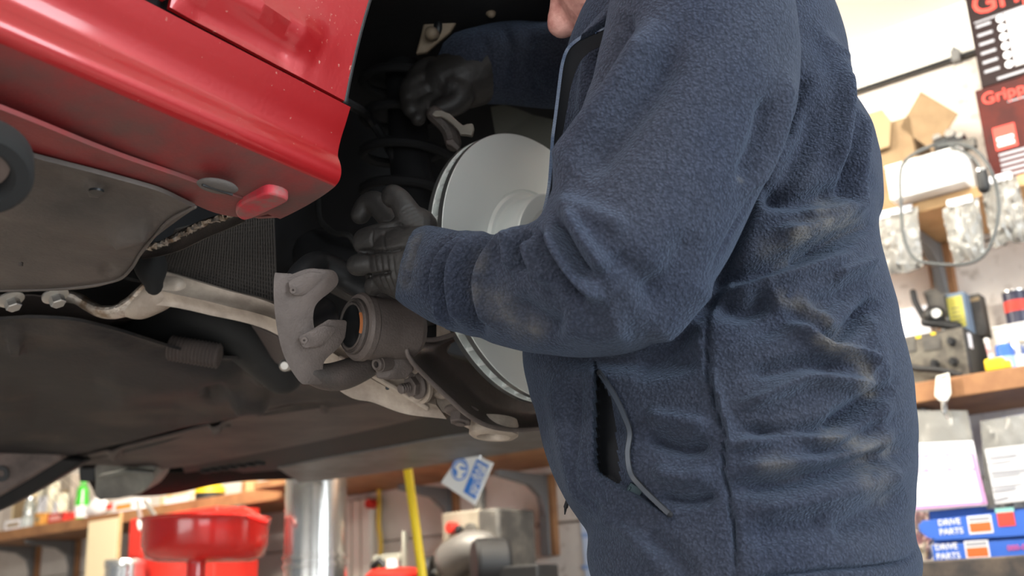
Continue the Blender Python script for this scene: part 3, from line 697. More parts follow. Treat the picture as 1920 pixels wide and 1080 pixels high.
# hub carrier, strut, spring and hoses in the dark arch
b = MB(); b.lathe([(0, -.09), (.05, -.09), (.06, -.05), (.035, -.03), (.03, .02), (0, .02)], HUB, CN, 30); b.build('wheel_hub', BLACKM, CARO)
b = MB(); b.tube([car(-.02, -.16, -.06), car(-.01, -.19, .14), car(.0, -.22, .40)], [.030, .028, .024], 18, n=12); b.build('strut', BLACKM, CARO)
b = MB(); b.tube([car(.0, -.205, .12) + .062 * (math.cos(t) * CA + math.sin(t) * CN) + Z3 * (t * .0085) for t in np.linspace(0, 30, 240)], .0065, 8); b.build('coil_spring', BLACKM, CARO)
b = MB(); b.tube(ptz([(596, 372, 1.36), (600, 410, 1.33), (625, 436, 1.30), (655, 442, 1.28), (672, 470, 1.28)]), .0035, 8, n=40); b.build('brake_hose', DSLOT, CARO)
b = MB(); b.tube(ptz([(645, 190, 1.18), (690, 220, 1.4), (740, 300, 1.4), (770, 420, 1.4)]), .006, 8, n=30); b.build('sensor_cable', BLACKP, CARO)
b = MB(); b.tube(ptz([(600, 480, 1.35), (700, 520, 1.30), (790, 560, 1.28)]), [.035, .04, .035], 16, n=20); b.build('drive_shaft', BLACKP, CARO)
iw = pl('inner_wing', [(779, 101, 1.37), (788, 70, 1.37), (796, 34, 1.37), (800, -30, 1.37), (912, -30, 1.37), (914, 13, 1.37), (924, 21, 1.37), (921, 27, 1.37), (906, 28, 1.37), (900, 16, 1.37), (885, 23, 1.37), (862, 34, 1.37), (844, 60, 1.37), (820, 80, 1.37), (800, 98, 1.37)], TAN, .012, bevel=.003)
b = MB(); b.ell(P(821, 51, 1.367), (nrm(CR + .3 * CU), CU, CF), (.006, .012, .003), 16, 8); b.build('slot_hole', BORE, iw)
b = MB(); b.tube(ptz([(812, 65, 1.37), (808, 62, 1.345)]), [.009, .0085], 14); b.build('stub', TAN, iw)
b = MB(); b.tube(ptz([(912, 16, 1.36), (921, 25, 1.35)]), .006, 10); b.build('stub', TAN, iw)
b = MB(); b.prism(ptz([(920, 200, 1.58), (1060, 176, 1.58), (1075, 290, 1.56), (1000, 300, 1.58), (930, 260, 1.58)]), CF * .01); b.build('chassis_leg', OLIVE, CARO)
# caliper carrier fingers above the disc
cc = pl('caliper_carrier', [(809, 214, 1.23), (816, 207, 1.23), (828, 207, 1.228), (843, 213, 1.225), (857, 226, 1.22), (868, 235, 1.215), (876, 232, 1.215), (886, 231, 1.215), (889, 238, 1.215), (885, 254, 1.215), (876, 252, 1.215), (862, 251, 1.215), (859, 243, 1.22), (847, 231, 1.225), (838, 224, 1.228), (828, 218, 1.23), (816, 219, 1.23)], mat('pale_carrier_metal', (.34, .31, .27), .5, .4, bump=.3, bscale=300), .018, bevel=.0015)
pl('carrier_finger', [(835, 262, 1.235), (850, 259, 1.235), (864, 276, 1.235), (858, 284, 1.235), (846, 274, 1.235), (836, 270, 1.235)], CASTD, .015, bevel=.0015)
b = MB(); b.tube(ptz([(815, 214, 1.25), (840, 240, 1.25), (850, 268, 1.25)]), .010, 10, n=10); b.build('carrier_body', CASTD, CARO)

#%%DISC
# ------------------------------------------------------------------ brake disc
dc = empty('brake_disc', tuple(HUB - Z3 * .16), 'new pale grey vented brake disc held on the hub in front of the mechanic', 'brake disc')
DN = nrm(np.array([math.cos(-.711), math.sin(-.711), 0])); DA = np.cross(Z3, DN); R_ = .160
def dprof(prof, name, m, closed=True, seg=160, o=HUB, parent=dc, smooth=30, **k):
    bb = MB(); bb.lathe(prof, o, DN, seg, closed=closed); return bb.build(name, m, parent, smooth=smooth, **k)
fr = dprof([(.0915, 0), (.1592, 0), (R_, -.0008), (R_, -.0068), (.1595, -.0072), (.088, -.0072), (.088, -.0022), (.0908, -.0022)], 'friction_ring', DISC)
dprof([(R_ + .0002, -.0006), (R_ + .0002, -.0070), (R_ - .002, -.0070), (R_ - .002, -.0006)], 'rim_band', DISCE, parent=fr, label='bright machined rim')
fi = dprof([(.10, -.0172), (.1595, -.0172), (R_, -.0176), (R_, -.0240), (.1592, -.0244), (.10, -.0244)], 'inner_ring', DISC)
dprof([(R_ + .0002, -.0176), (R_ + .0002, -.0238), (R_ - .002, -.0238), (R_ - .002, -.0176)], 'rim_band', DISCE, parent=fi, label='bright machined rim')
dprof([(.0885, -.0022), (.0865, -.0006), (.0850, .0006), (.0800, .0010), (.0785, .004), (.0785, .010), (.0780, .0285), (.0775, .0310), (.0755, .0340), (.0735, .0346), (.0600, .0346), (.0592, .0336), (.0360, .0336), (.0350, .0326), (.0350, .027), (.068, .027), (.070, -.0065), (.0885, -.0065)], 'hat', DISC)
dprof([(.0885, -.0030), (.0920, -.0030), (.0920, -.0034), (.0885, -.0034)], 'groove', DISCV)
vm = None
for k in range(46):
    t = 2 * math.pi * k / 46; rad = math.cos(t) * DA + math.sin(t) * Z3; tg = -math.sin(t) * DA + math.cos(t) * Z3
    if vm is None:
        b = MB(); b.box(HUB + rad * .136 - DN * .0122, (rad, tg, DN), (.0225, .0022, .0051)); vm = b.build('vane', DISCE if False else DISC, dc, smooth=0, label='cooling vane between the two rings'); vm0 = t; HV = HUB - np.array(dc.location)
        base_m = vm.data
        for vv in base_m.vertices: vv.co = vv.co - Vector(HV)
        vm.location = HV
    else:
        o = vm.copy(); COL.objects.link(o); o.rotation_euler = Matrix.Rotation(-t if np.dot(np.cross(DA, Z3), DN) < 0 else t, 3, Vector(DN)).to_euler(); o.location = HV
b = MB(); b.lathe([(.118, -.0165), (.118, -.0079), (.112, -.0079), (.112, -.0165)], HUB, DN, 80, closed=True); b.build('core_wall', DISCV, dc)
for k in range(5):
    t = 2 * math.pi * k / 5 + 2.25; c_ = HUB + DN * .0334 + .047 * (math.cos(t) * DA + math.sin(t) * Z3)
    b = MB(); b.lathe([(0, 0), (.0072, 0), (.0072, .0006), (0, .0006)], c_, DN, 20); b.build('bolt_hole', BORE, dc)
b = MB(); b.lathe([(0, 0), (.030, 0), (.034, .004), (.034, .012), (0, .012)], HUB + DN * .028, DN, 36); b.build('hub_centre', CASTD, CARO, smooth=30)

#%%CALIPER
# ------------------------------------------------------------------ brake caliper hanging free
cal = empty('brake_caliper', tuple(P(640, 725, 1.10)), 'brown cast brake caliper hanging open with its piston facing the claw, below the gloved hand', 'brake caliper')
claw = [(516, 511), (529, 520), (543, 516), (572, 505), (594, 504), (605, 513), (607, 528), (596, 543), (570, 564), (561, 581), (560, 605), (566, 623), (576, 623), (606, 605), (618, 599), (626, 608), (624, 624), (608, 651), (584, 673), (578, 690), (580, 711), (572, 721), (560, 714), (543, 689), (529, 658), (519, 615), (514, 572), (513, 535)]
def clD(x, y): return 1.045 + (x - 515) / 110 * .02
q = smoothpoly(claw, 3); cl = MB(); nv = nrm(CR * .80 + CF * .60 - CU * .05)
cl.prism([P(x, y, clD(x, y)) for x, y in q], nv * .016); claw_o = cl.build('claw', CAST, cal, bevel=.0025)
for pts in ([(545, 545), (541, 530), (550, 522), (575, 512), (588, 511), (588, 522), (572, 538), (552, 553)], [(561, 632), (570, 626), (600, 612), (612, 612), (612, 622), (595, 642), (577, 652), (566, 648)]):
    bb = MB(); bb.prism([P(x, y, clD(x, y) - .0055) for x, y in smoothpoly(pts, 3)], nv * .009); pad = bb.build('finger_pad', CAST, claw_o, bevel=.003)
for x, y in ((550, 544), (571, 638)):
    bb = MB(); bb.lathe([(.0012, 0), (.0034, 0), (.0034, .0015), (.0012, .0015)], P(x, y, clD(x, y) - .0065), -CF, 14, closed=True); bb.build('cast_mark', CAST, claw_o)
# bridge to the cylinder
bb = MB(); bb.tube(ptz([(582, 700, 1.07), (610, 706, 1.08), (640, 704, 1.09), (680, 688, 1.105), (712, 668, 1.115)]), [.012, .015, .017, .016, .014], 16, n=30, flat=.9); bb.build('lower_bridge', CASTD, cal)
bb = MB(); bb.tube(ptz([(550, 524, 1.08), (570, 506, 1.11), (600, 497, 1.15), (650, 520, 1.16), (690, 545, 1.15)]), [.009, .012, .015, .015, .015], 16, n=30); bb.build('upper_bridge', BLACKP, cal)
bb = MB(); bb.tube(ptz([(546, 602, 1.08), (560, 600, 1.10), (600, 590, 1.14)]), [.011, .014, .02], 16, n=16); bb.build('bridge_back', BLACKP, cal)
cax = nrm(-CR * .80 + CU * .10 - CF * .58); c0 = P(666, 612, 1.068)
bb = MB(); bb.lathe([(0, -.070), (.024, -.070), (.030, -.062), (.031, -.030), (.0325, -.020), (.0325, -.012), (.0345, -.010), (.0345, -.004), (.0325, -.001), (.0290, 0), (.0270, -.0005), (.0265, -.004), (.0245, -.004), (.0240, -.0005), (.0225, -.0005), (.0225, -.03), (0, -.03)], c0, cax, 56); cyl = bb.build('cylinder_body', CAST, cal, smooth=30)
bb = MB(); bb.lathe([(.0282, 0), (.0282, .003), (.0268, .0045), (.0255, .003), (.0245, .0045), (.0232, .003), (.0232, -.002)], c0, cax, 56, closed=True); bb.build('dust_boot', CASTD, cyl, smooth=40)
bb = MB(); bb.lathe([(.0240, -.02), (.0240, .0052), (.0234, .006), (.0222, .006), (.0215, .005), (.0215, -.018), (0, -.018)], c0, cax, 56); bb.build('piston', CASTD, cyl, smooth=30)
bb = MB(); bb.lathe([(.0214, .0045), (.0214, -.0175), (0, -.0175), (0, -.0172), (.0205, -.0172), (.0210, .0045)], c0, cax, 56); bb.build('piston_bore', BORE, cyl, smooth=30)
bb = MB(); bb.lathe([(.0243, .0040), (.0241, .0066), (.0222, .0066), (.0222, .0058)], c0, cax, 24, closed=True, a0=2.6 - 3.14, a1=3.5 - 3.14); bb.build('rust_patch', RUST, cyl, label='orange rust on the piston lip')
# guide pin ear
bb = MB(); bb.prism(ptz([(690, 655, 1.088), (722, 655, 1.088), (742, 672, 1.088), (744, 694, 1.088), (728, 712, 1.086), (706, 712, 1.084), (700, 697, 1.084)]), nv * .022); ear = bb.build('guide_ear', CAST, cal, bevel=.003)
eax = nrm(-CR * .62 - CU * .08 - CF * .78)
bb = MB(); bb.lathe([(.0034, -.012), (.0034, .006), (.0055, .0065), (.0068, .005), (.0072, .002), (.0085, .002), (.0085, -.012)], P(713, 682, 1.078), eax, 30, closed=True); bb.build('guide_bush', STEEL if False else CAST, ear, smooth=30)
bb = MB(); bb.lathe([(0, 0), (.0036, 0), (.0036, .001), (0, .001)], P(713, 682, 1.076), eax, 16); bb.build('guide_hole', BORE, ear)
bb = MB(); bb.tube(ptz([(722, 560, 1.13), (735, 600, 1.14), (745, 640, 1.135), (738, 680, 1.125)]), [.018, .024, .024, .016], 18, n=16); bb.build('cylinder_lug', CASTD, cal)
bb = MB(); bb.tube(ptz([(690, 520, 1.16), (705, 545, 1.14), (735, 560, 1.13)]), [.010, .012, .014], 14, n=12); bb.build('upper_ear', CASTD, cal)

#%%LIFT
# ------------------------------------------------------------------ vehicle lift arms
LIFT = mat('brown_lift_paint', (.20, .15, .13), .55, .2, .1, 12, .25, 100, (.11, .085, .075))
lf = empty('vehicle_lift', tuple(P(0, 960, 2.1)), 'brown steel lift beam with a bolt hole at the lower left under the car', 'lift arm')
pl('arm_beam', [(-60, 935, 2.05), (-60, 860, 2.05), (10, 846, 2.1), (38, 843, 2.12), (75, 843, 2.15), (112, 850, 2.15), (116, 860, 2.15), (60, 895, 2.12), (-60, 965, 2.05)], LIFT, .06, parent=lf, bevel=.006)
pl('arm_underside', [(-60, 965, 2.06), (60, 895, 2.13), (116, 860, 2.16), (150, 862, 2.2), (155, 868, 2.2), (60, 925, 2.15), (0, 958, 2.1), (-60, 985, 2.06)], BLACKP, .08, parent=lf, bevel=.006)
b = MB(); b.lathe([(.007, 0), (.016, 0), (.016, .004), (.007, .004)], P(3, 888, 2.085), -CF, 20, closed=True); b.build('bolt_boss', BLACKP, lf)
b = MB(); b.tube(ptz([(-40, 850, 2.2), (10, 838, 2.2), (40, 846, 2.2)]), .02, 12, n=10); b.build('arm_stay', BLACKP, lf)
lp_ = empty('lift_pad', tuple(P(-22, 330, .70)), 'black rubber lift pad ring under the sill at the left edge', 'lift pad')
b = MB(); b.lathe([(.018, 0), (.030, 0), (.032, .004), (.032, .022), (.029, .026), (.021, .026), (.018, .022)], P(-36, 292, .70), nrm(-Z3 * .75 - CF * .6 + CR * .35), 48, closed=True); b.build('pad_ring', RUBBER, lp_, smooth=40)
b = MB(); b.lathe([(0, .012), (.0175, .012), (.0175, .002), (0, .002)], P(-36, 292, .70), nrm(-Z3 * .75 - CF * .6 + CR * .35), 30); b.build('pad_core', LIFT, lp_)

#%%PERSON
# ------------------------------------------------------------------ the mechanic
FB = nrm((-.92, .38, 0)); LB = np.array([-FB[1], FB[0], 0]); LB = LB if LB[1] < 0 else -LB   # body forward, body left (towards the viewer)
TC = np.array([.21, 1.03, 0])
per = empty('person', (TC[0], TC[1], 0), 'mechanic in navy fleece jacket and black gloves, reaching into the wheel arch beside the disc', 'person')
NR = 440
tors = [(-140, 1210, 1380, .075), (-122, 1180, 1430, .115), (-95, 1150, 1490, .155), (-55, 1120, 1528, .180), (0, 1100, 1562, .190), (60, 1095, 1583, .192), (134, 1066, 1598, .190), (191, 1059, 1603, .186),
        (230, 1054, 1605, .183), (261, 1049, 1617, .180), (310, 1045, 1640, .176), (400, 1028, 1646, .170), (440, 1012, 1638, .168), (500, 1003, 1641, .166), (600, 990, 1664, .166), (660, 987, 1676, .168), (720, 997, 1692, .170),
        (760, 1009, 1700, .172), (850, 1030, 1710, .176), (920, 1062, 1714, .178), (960, 1086, 1716, .178), (990, 1104, 1716, .178), (1030, 1103, 1720, .180), (1060, 1108, 1730, .183), (1090, 1118, 1731, .184), (1130, 1128, 1722, .182), (1200, 1150, 1712, .178)]
tq = spline(np.array([(y, xl, xr, s_) for y, xl, xr, s_ in tors], float), 440)
def tcenter(y, xm):
    rr = ray(xm, y); t = (TC[1] - CAM[1]) / rr[1]; return CAM + t * rr, t
G = []
for y, xl, xr, s_ in tq:
    c, t = tcenter(y, (xl + xr) / 2); wd = (xr - xl) / 2 / FPX * (t * .985)
    sn = abs(LB @ CR); cs = abs(FB @ CR); bb_ = math.sqrt(max(wd * wd - (s_ * sn) ** 2, .0009)) / cs
    row = []
    for k in range(NR):
        a = 2 * math.pi * k / NR; ca, sa = math.cos(a), math.sin(a); ex = .86
        row.append(c + FB * bb_ * np.sign(ca) * abs(ca) ** ex + LB * s_ * np.sign(sa) * abs(sa) ** ex)
    G.append(row)
G = np.array(G); TG = G.copy(); N = gnormals(G, True)
if (N[200] @ LB)[NR // 4] < 0: N = -N
N = N.reshape(-1, 3); V = G.reshape(-1, 3)
V = V + N * (.0022 * vnoise(V, 26, 11) + .0012 * vnoise(V, 70, 12))[:, None]
K = .001
tstrokes = [
 ([(1425, 270), (1400, 350), (1365, 440), (1325, 540), (1290, 600)], 26, -16 * K), ([(1330, 500), (1400, 505), (1480, 482), (1560, 450), (1610, 420)], 22, -13 * K), ([(1340, 560), (1400, 575), (1450, 545)], 26, -12 * K),
 ([(1515, 130), (1500, 180), (1475, 260)], 14, -7 * K), ([(1540, 60), (1566, 110), (1580, 170), (1576, 240), (1565, 330)], 13, 7 * K), ([(1530, 180), (1520, 250), (1480, 330), (1440, 400)], 22, -6 * K),
 ([(1602, 200), (1612, 250), (1606, 330), (1602, 400)], 9, 6 * K), ([(1592, 250), (1588, 320), (1590, 400)], 8, -5 * K),
 ([(1430, 350), (1490, 372), (1550, 365), (1585, 345)], 18, -8 * K), ([(1450, 440), (1510, 438), (1570, 412), (1620, 380)], 16, 8 * K), ([(1500, 405), (1560, 395), (1600, 370)], 12, 5 * K),
 ([(1500, 470), (1580, 440), (1640, 418)], 12, -8 * K), ([(1380, 540), (1450, 520), (1520, 500), (1600, 475)], 14, 6 * K), ([(1400, 630), (1470, 600), (1560, 560), (1630, 530)], 22, -6 * K),
 ([(1560, 520), (1600, 505), (1640, 490)], 12, 6 * K), ([(1500, 560), (1540, 590), (1560, 615), (1600, 610)], 12, 5 * K),
 ([(1540, 632), (1570, 628), (1610, 605), (1648, 560)], 15, -12 * K), ([(1480, 600), (1530, 640), (1570, 658), (1620, 672), (1635, 700)], 12, 8 * K),
 ([(1400, 700), (1460, 690), (1520, 680), (1590, 692)], 16, -7 * K), ([(1380, 765), (1430, 750), (1475, 728), (1520, 712), (1600, 722), (1650, 728)], 13, 8 * K), ([(1560, 790), (1600, 770), (1645, 742), (1670, 720)], 15, -12 * K),
 ([(1380, 800), (1450, 812), (1530, 806), (1600, 785), (1640, 760)], 14, -8 * K), ([(1360, 840), (1420, 828), (1480, 815), (1550, 822), (1610, 820)], 12, 6 * K), ([(1500, 850), (1560, 845), (1620, 820), (1680, 780)], 14, -5 * K), ([(1360, 915), (1430, 912), (1500, 898), (1630, 865), (1705, 838)], 18, -9 * K),
 ([(1380, 880), (1460, 872), (1560, 860), (1660, 825)], 14, 6 * K), ([(1400, 960), (1500, 945), (1600, 915), (1700, 880)], 20, 5 * K), ([(1560, 1000), (1640, 960), (1700, 920)], 22, -5 * K), ([(1400, 1010), (1480, 990), (1560, 975)], 24, -4 * K),
 ([(1215, 815), (1250, 832), (1290, 842), (1335, 832)], 15, -8 * K), ([(1235, 932), (1290, 942), (1345, 928)], 12, -6 * K), ([(1210, 780), (1270, 790), (1330, 800)], 16, 5 * K), ([(1220, 880), (1280, 895), (1340, 890)], 16, 5 * K),
 ([(1325, 560), (1326, 690), (1335, 730), (1350, 790), (1360, 815), (1357, 880), (1368, 940), (1377, 1000), (1379, 1100)], 4, -4.5 * K), ([(1332, 690), (1346, 740), (1364, 800), (1366, 850)], 9, 3 * K),
 ([(1644, 560), (1636, 640), (1628, 690), (1622, 730)], 5, 2.5 * K), ([(1655, 640), (1660, 800), (1668, 950)], 12, 3 * K),
 ([(1716, 1030), (1700, 1052), (1630, 1064), (1550, 1069), (1400, 1085)], 4, -4 * K),
 ([(1086, 690), (1085, 780), (1090, 900), (1130, 960)], 6, -2.5 * K), ([(1040, 700), (1060, 800), (1085, 900), (1110, 960)], 22, 5 * K), ([(1180, 690), (1250, 680), (1310, 660)], 24, -7 * K),
 ([(1030, 660), (1150, 672), (1240, 650), (1300, 600)], 22, -10 * K), ([(1200, 1000), (1260, 1040), (1300, 1090)], 20, -4 * K), ([(1120, 960), (1180, 1000), (1240, 1060)], 16, 4 * K),
 ([(1086, 70), (1075, 130), (1062, 220), (1050, 320)], 8, -3 * K), ([(1140, 60), (1112, 130), (1086, 210), (1066, 300)], 13, -10 * K), ([(1100, 140), (1080, 230), (1062, 320)], 8, 4 * K),
 ([(1478, -40), (1484, 60), (1496, 130), (1492, 170), (1475, 215)], 5, -4 * K)]
V = sculpt(V, N, [(p_, w_, d_ * 2.0) for p_, w_, d_ in tstrokes])
# pocket: the cloth inside the opening drops away
pocket = np.array([(1117, 680), (1124, 700), (1150, 745), (1168, 782), (1178, 812), (1174, 850), (1180, 888), (1206, 918), (1257, 970), (1180, 922), (1128, 892), (1117, 862), (1115, 765)], float)
pq = smoothpoly(pocket, 3)
xy = proj(V)[:, :2]; fc = np.sum(N * (CAM - V), 1) > 0
ins = np.zeros(len(V), bool)
for i in range(len(pq)):
    a, b_ = pq[i], pq[(i + 1) % len(pq)]; cr_ = ((a[1] > xy[:, 1]) != (b_[1] > xy[:, 1])) & (xy[:, 0] < (b_[0] - a[0]) * (xy[:, 1] - a[1]) / (b_[1] - a[1] + 1e-9) + a[0]); ins ^= cr_
dist = np.full(len(V), 1e9)
for i in range(len(pq)):
    a, b_ = pq[i], pq[(i + 1) % len(pq)]; d = b_ - a; t = np.clip(((xy - a) @ d) / (d @ d + 1e-9), 0, 1); dist = np.minimum(dist, np.linalg.norm(xy - (a + t[:, None] * d), axis=1))
sd = np.where(ins, dist, -dist); m_ = fc
vd = (V - CAM) / np.linalg.norm(V - CAM, axis=1)[:, None]; fr_ = np.clip((xy[:, 0] - 1122) / 55, 0, 1)
V = V + vd * (np.where(m_, (.036 - .022 * fr_) * np.clip((sd + .5) / 6, 0, 1), 0))[:, None] + N * (np.where(m_ & (xy[:, 0] < 1135), .0022 * np.exp(-((sd + 7) / 6) ** 2), 0))[:, None]
G = V.reshape(G.shape)
b = MB(); b.grid(G, closed=True); b.f.append(tuple(range(NR))); b.f.append(tuple((len(tq) - 1) * NR + k for k in range(NR)))
pocket_shade = (sd > 1.5) & m_ & (xy[:, 0] + (xy[:, 1] - 800) * -.1 < 1156)  # left part of the pocket: its shadow painted in as black cloth
b.mi = [1 if (len(f) == 4 and all(pocket_shade[i] for i in f)) else 0 for f in b.f]
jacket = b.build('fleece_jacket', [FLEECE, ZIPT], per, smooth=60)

def stain(ob, spots):
    me = ob.data; co = np.zeros(len(me.vertices) * 3); me.vertices.foreach_get('co', co); co = co.reshape(-1, 3) + np.array(per.location)
    q = proj(co)[:, :2]; val = np.zeros(len(co))
    for pts, wd, am in spots:
        p = spline(np.array(pts, float), 12); dd = np.min(np.linalg.norm(q[:, None] - p[None], axis=2), axis=1); val = np.maximum(val, am * np.exp(-(dd / wd) ** 2))
    at = me.attributes.new('stain', 'FLOAT', 'POINT'); at.data.foreach_set('value', val)
stain(jacket, [([(1500, 445), (1550, 430), (1590, 415)], 22, .75), ([(1540, 385), (1580, 390)], 14, .5), ([(1470, 555), (1520, 580), (1560, 615)], 14, .55), ([(1540, 640), (1600, 665), (1625, 700), (1625, 735)], 14, .75),
               ([(1560, 815), (1600, 835), (1660, 840)], 18, .6), ([(1440, 870), (1480, 880)], 20, .3), ([(1500, 460), (1450, 480)], 30, .3), ([(1620, 860), (1650, 920)], 24, .35)])

# sleeves ---------------------------------------------------------------
def sleeve(name, rings, n, seg, strokes, depthr, seed, noise=.0018, cutface=True):
    """rings: (x1,y1,x2,y2,D) silhouette pairs"""
    q = spline(np.array([((r_[0] + r_[2]) / 2, (r_[1] + r_[3]) / 2, r_[4], r_[0] - r_[2], r_[1] - r_[3], r_[5]) for r_ in rings], float), n); G = []
    for x, y, D, ex, ey, dr in q:
        c = P(x, y, D); e = (ex * CR - ey * CU) / 2 / FPX * D; f = -CF * dr
        G.append([c + e * math.cos(2 * math.pi * k / seg) + f * math.sin(2 * math.pi * k / seg) for k in range(seg)])
    G = np.array(G); N = gnormals(G, True); cen = G.mean(1, keepdims=True)
    if np.sum(N * (G - cen)) < 0: N = -N
    # average normals a little so bunched rings stay tidy
    for _ in range(3): N = N + np.roll(N, 1, 1) + np.roll(N, -1, 1); N[1:-1] = N[1:-1] + N[2:] + N[:-2]; N /= np.linalg.norm(N, axis=2)[..., None]
    V = G.reshape(-1, 3); Nf = N.reshape(-1, 3); V = V + Nf * (noise * vnoise(V, 30, seed) + noise * .6 * vnoise(V, 80, seed + 1))[:, None]
    V = sculpt(V, Nf, [(p_, w_, d_ * 2.0) for p_, w_, d_ in strokes])
    b = MB(); b.grid(V.reshape(G.shape), closed=True); b.f.append(tuple(range(seg))); b.f.append(tuple((n - 1) * seg + k for k in range(seg)))
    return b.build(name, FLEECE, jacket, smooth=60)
rings = [(1290, -112, 1345, -112, .97, .015), (1235, -108, 1395, -106, .965, .045), (1185, -92, 1440, -84, .955, .074), (1155, -45, 1472, -36, .945, .087), (1138, 20, 1488, 30, .935, .088), (1122, 90, 1497, 110, .925, .087), (1105, 160, 1490, 190, .915, .085), (1082, 235, 1460, 270, .905, .083),
         (1058, 300, 1428, 345, .895, .081), (1036, 350, 1392, 425, .885, .079), (1022, 385, 1350, 505, .875, .076), (1012, 402, 1300, 570, .87, .074), (1003, 412, 1250, 622, .87, .072), (990, 418, 1190, 657, .875, .069), (965, 426, 1110, 668, .89, .066),
         (935, 433, 1025, 664, .91, .062), (900, 434, 955, 652, .93, .058), (862, 432, 895, 635, .955, .054), (830, 426, 838, 616, .98, .050), (803, 421, 795, 597, 1.0, .046), (785, 424, 760, 578, 1.012, .043), (775, 426, 742, 562, 1.02, .040)]
sst = [([(859, 440), (825, 474), (811, 501), (806, 530), (815, 570)], 9, -9 * K), ([(875, 440), (845, 470), (830, 500), (826, 540), (836, 590), (850, 618)], 8, 6 * K), ([(840, 500), (836, 540), (844, 590)], 5, -4 * K),
       ([(948, 425), (915, 452), (890, 490), (880, 530), (886, 580), (905, 640)], 11, -9 * K), ([(905, 440), (870, 475), (856, 510), (858, 560), (872, 610)], 9, 6 * K), ([(975, 430), (940, 455), (912, 490), (902, 530), (912, 580), (935, 620)], 11, 5 * K),
       ([(990, 428), (973, 462), (972, 485), (980, 510)], 7, -12 * K), ([(965, 440), (957, 470), (962, 505)], 9, 5 * K), ([(1005, 430), (1016, 462), (1040, 500), (1070, 545), (1095, 570)], 8, -11 * K), ([(992, 450), (1005, 490), (1030, 530)], 10, 6 * K),
       ([(1030, 425), (1050, 465), (1085, 515), (1130, 560)], 11, 7 * K), ([(1042, 405), (1062, 450), (1086, 495), (1110, 525)], 8, -10 * K), ([(1062, 400), (1095, 450), (1140, 510)], 14, 6 * K),
       ([(1028, 350), (1080, 290), (1150, 190), (1200, 110), (1240, 40)], 26, 9 * K), ([(1090, 330), (1150, 260), (1220, 170), (1270, 80)], 26, -6 * K), ([(1120, 180), (1150, 100), (1180, 20)], 16, -7 * K),
       ([(1140, 470), (1200, 520), (1250, 560)], 26, -4 * K), ([(1050, 600), (1120, 620), (1180, 600)], 30, 4 * K), ([(960, 560), (1010, 600), (1060, 620)], 22, -4 * K),
       ([(1475, 130), (1470, 200), (1440, 290), (1400, 370)], 14, 5 * K), ([(1440, 180), (1425, 260), (1390, 340)], 16, -5 * K), ([(1330, 520), (1290, 590), (1220, 640)], 22, 5 * K), ([(1300, 430), (1260, 520), (1200, 580)], 30, -4 * K),
       ([(1478, 150), (1465, 250), (1425, 340), (1370, 440), (1330, 510)], 4, -2 * K), ([(1040, 380), (1100, 400), (1180, 430)], 20, 4 * K), ([(790, 430), (772, 480), (758, 550)], 5, -2.5 * K)]
sl = sleeve('sleeve', rings, 420, 260, sst, None, 21)
stain(sl, [([(930, 560), (960, 600), (1000, 620)], 26, .35), ([(900, 480), (890, 560)], 14, .25), ([(780, 440), (760, 520)], 20, .3), ([(1385, 335), (1390, 340)], 4, .5)])
sh = [P(1390, -10, 1.17), P(1340, 20, 1.26), P(1180, 105, 1.34), P(1040, 122, 1.385), P(960, 118, 1.39), P(885, 125, 1.375)]
b = MB(); b.tube(sh, [.055, .072, .064, .054, .052, .046], 60, n=140, flat=1.05)
V = np.array(b.v); ctr = V.mean(0); fake = nrm(CAM - ctr)
Nn = np.tile(fake, (len(V), 1)); V = sculpt(V, Nn, [([(1000, 50), (985, 110), (1010, 180)], 12, -8 * K), ([(940, 45), (955, 90), (950, 150)], 10, -7 * K), ([(900, 60), (915, 120), (905, 180)], 9, -6 * K), ([(960, 88), (1010, 78), (1040, 75)], 6, -4 * K)], False)
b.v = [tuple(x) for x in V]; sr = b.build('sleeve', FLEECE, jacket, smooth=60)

# collar and open zip
def strip(name, A, B, m, n=80, mm=10, thick=.003, parent=None, bul=0.0):
    a_, b_ = spline(np.array(A, float), n), spline(np.array(B, float), n)
    G = np.array([[P(*(a_[i] * (1 - t) + b_[i] * t)) - CF * bul * math.sin(math.pi * t) for t in np.linspace(0, 1, mm)] for i in range(n)])
    bb = MB(); bb.grid(G, thick=CF * thick); return bb.build(name, m, parent, smooth=60), G
zl = [(1165, 34, .97), (1128, 56, .975), (1111, 61, .98), (1086, 74, .985), (1066, 92, .99), (1056, 118, .99), (1051, 150, .99), (1046, 191, .99), (1041, 230, .99), (1037, 262, .99), (1034, 310, .985), (1031, 345, .98), (1026, 375, .97), (1020, 400, .96)]
zin = [(1172, 70, .975), (1135, 84, .98), (1118, 90, .985), (1102, 100, .99), (1088, 116, .995), (1078, 138, .995), (1070, 165, .995), (1064, 200, .995), (1058, 235, .995), (1053, 265, .995), (1048, 310, .99), (1043, 345, .985), (1038, 375, .975), (1030, 400, .965)]
strip('collar', [(1200, -60, .94), (1166, -22, .955), (1142, 6, .965), (1116, 34, .975), (1090, 63, .985)], [(1260, 10, .95), (1200, 25, .96), (1165, 36, .968), (1125, 57, .975), (1088, 76, .984)], FLEECE, parent=jacket, bul=.010, thick=.006)
strip('collar_back', [(1180, -60, .955), (1230, -120, .93), (1330, -150, .94), (1440, -120, 1.0)], [(1260, 10, .97), (1270, -40, .92), (1350, -70, .92), (1470, -50, .99)], FLEECE, parent=jacket, bul=.01, thick=.006)
zt, _ = strip('zip_tape', zl, zin, ZIPT, parent=jacket, thick=.0012)
zc_ = spline(np.array(zl, float), 150)
b = MB()
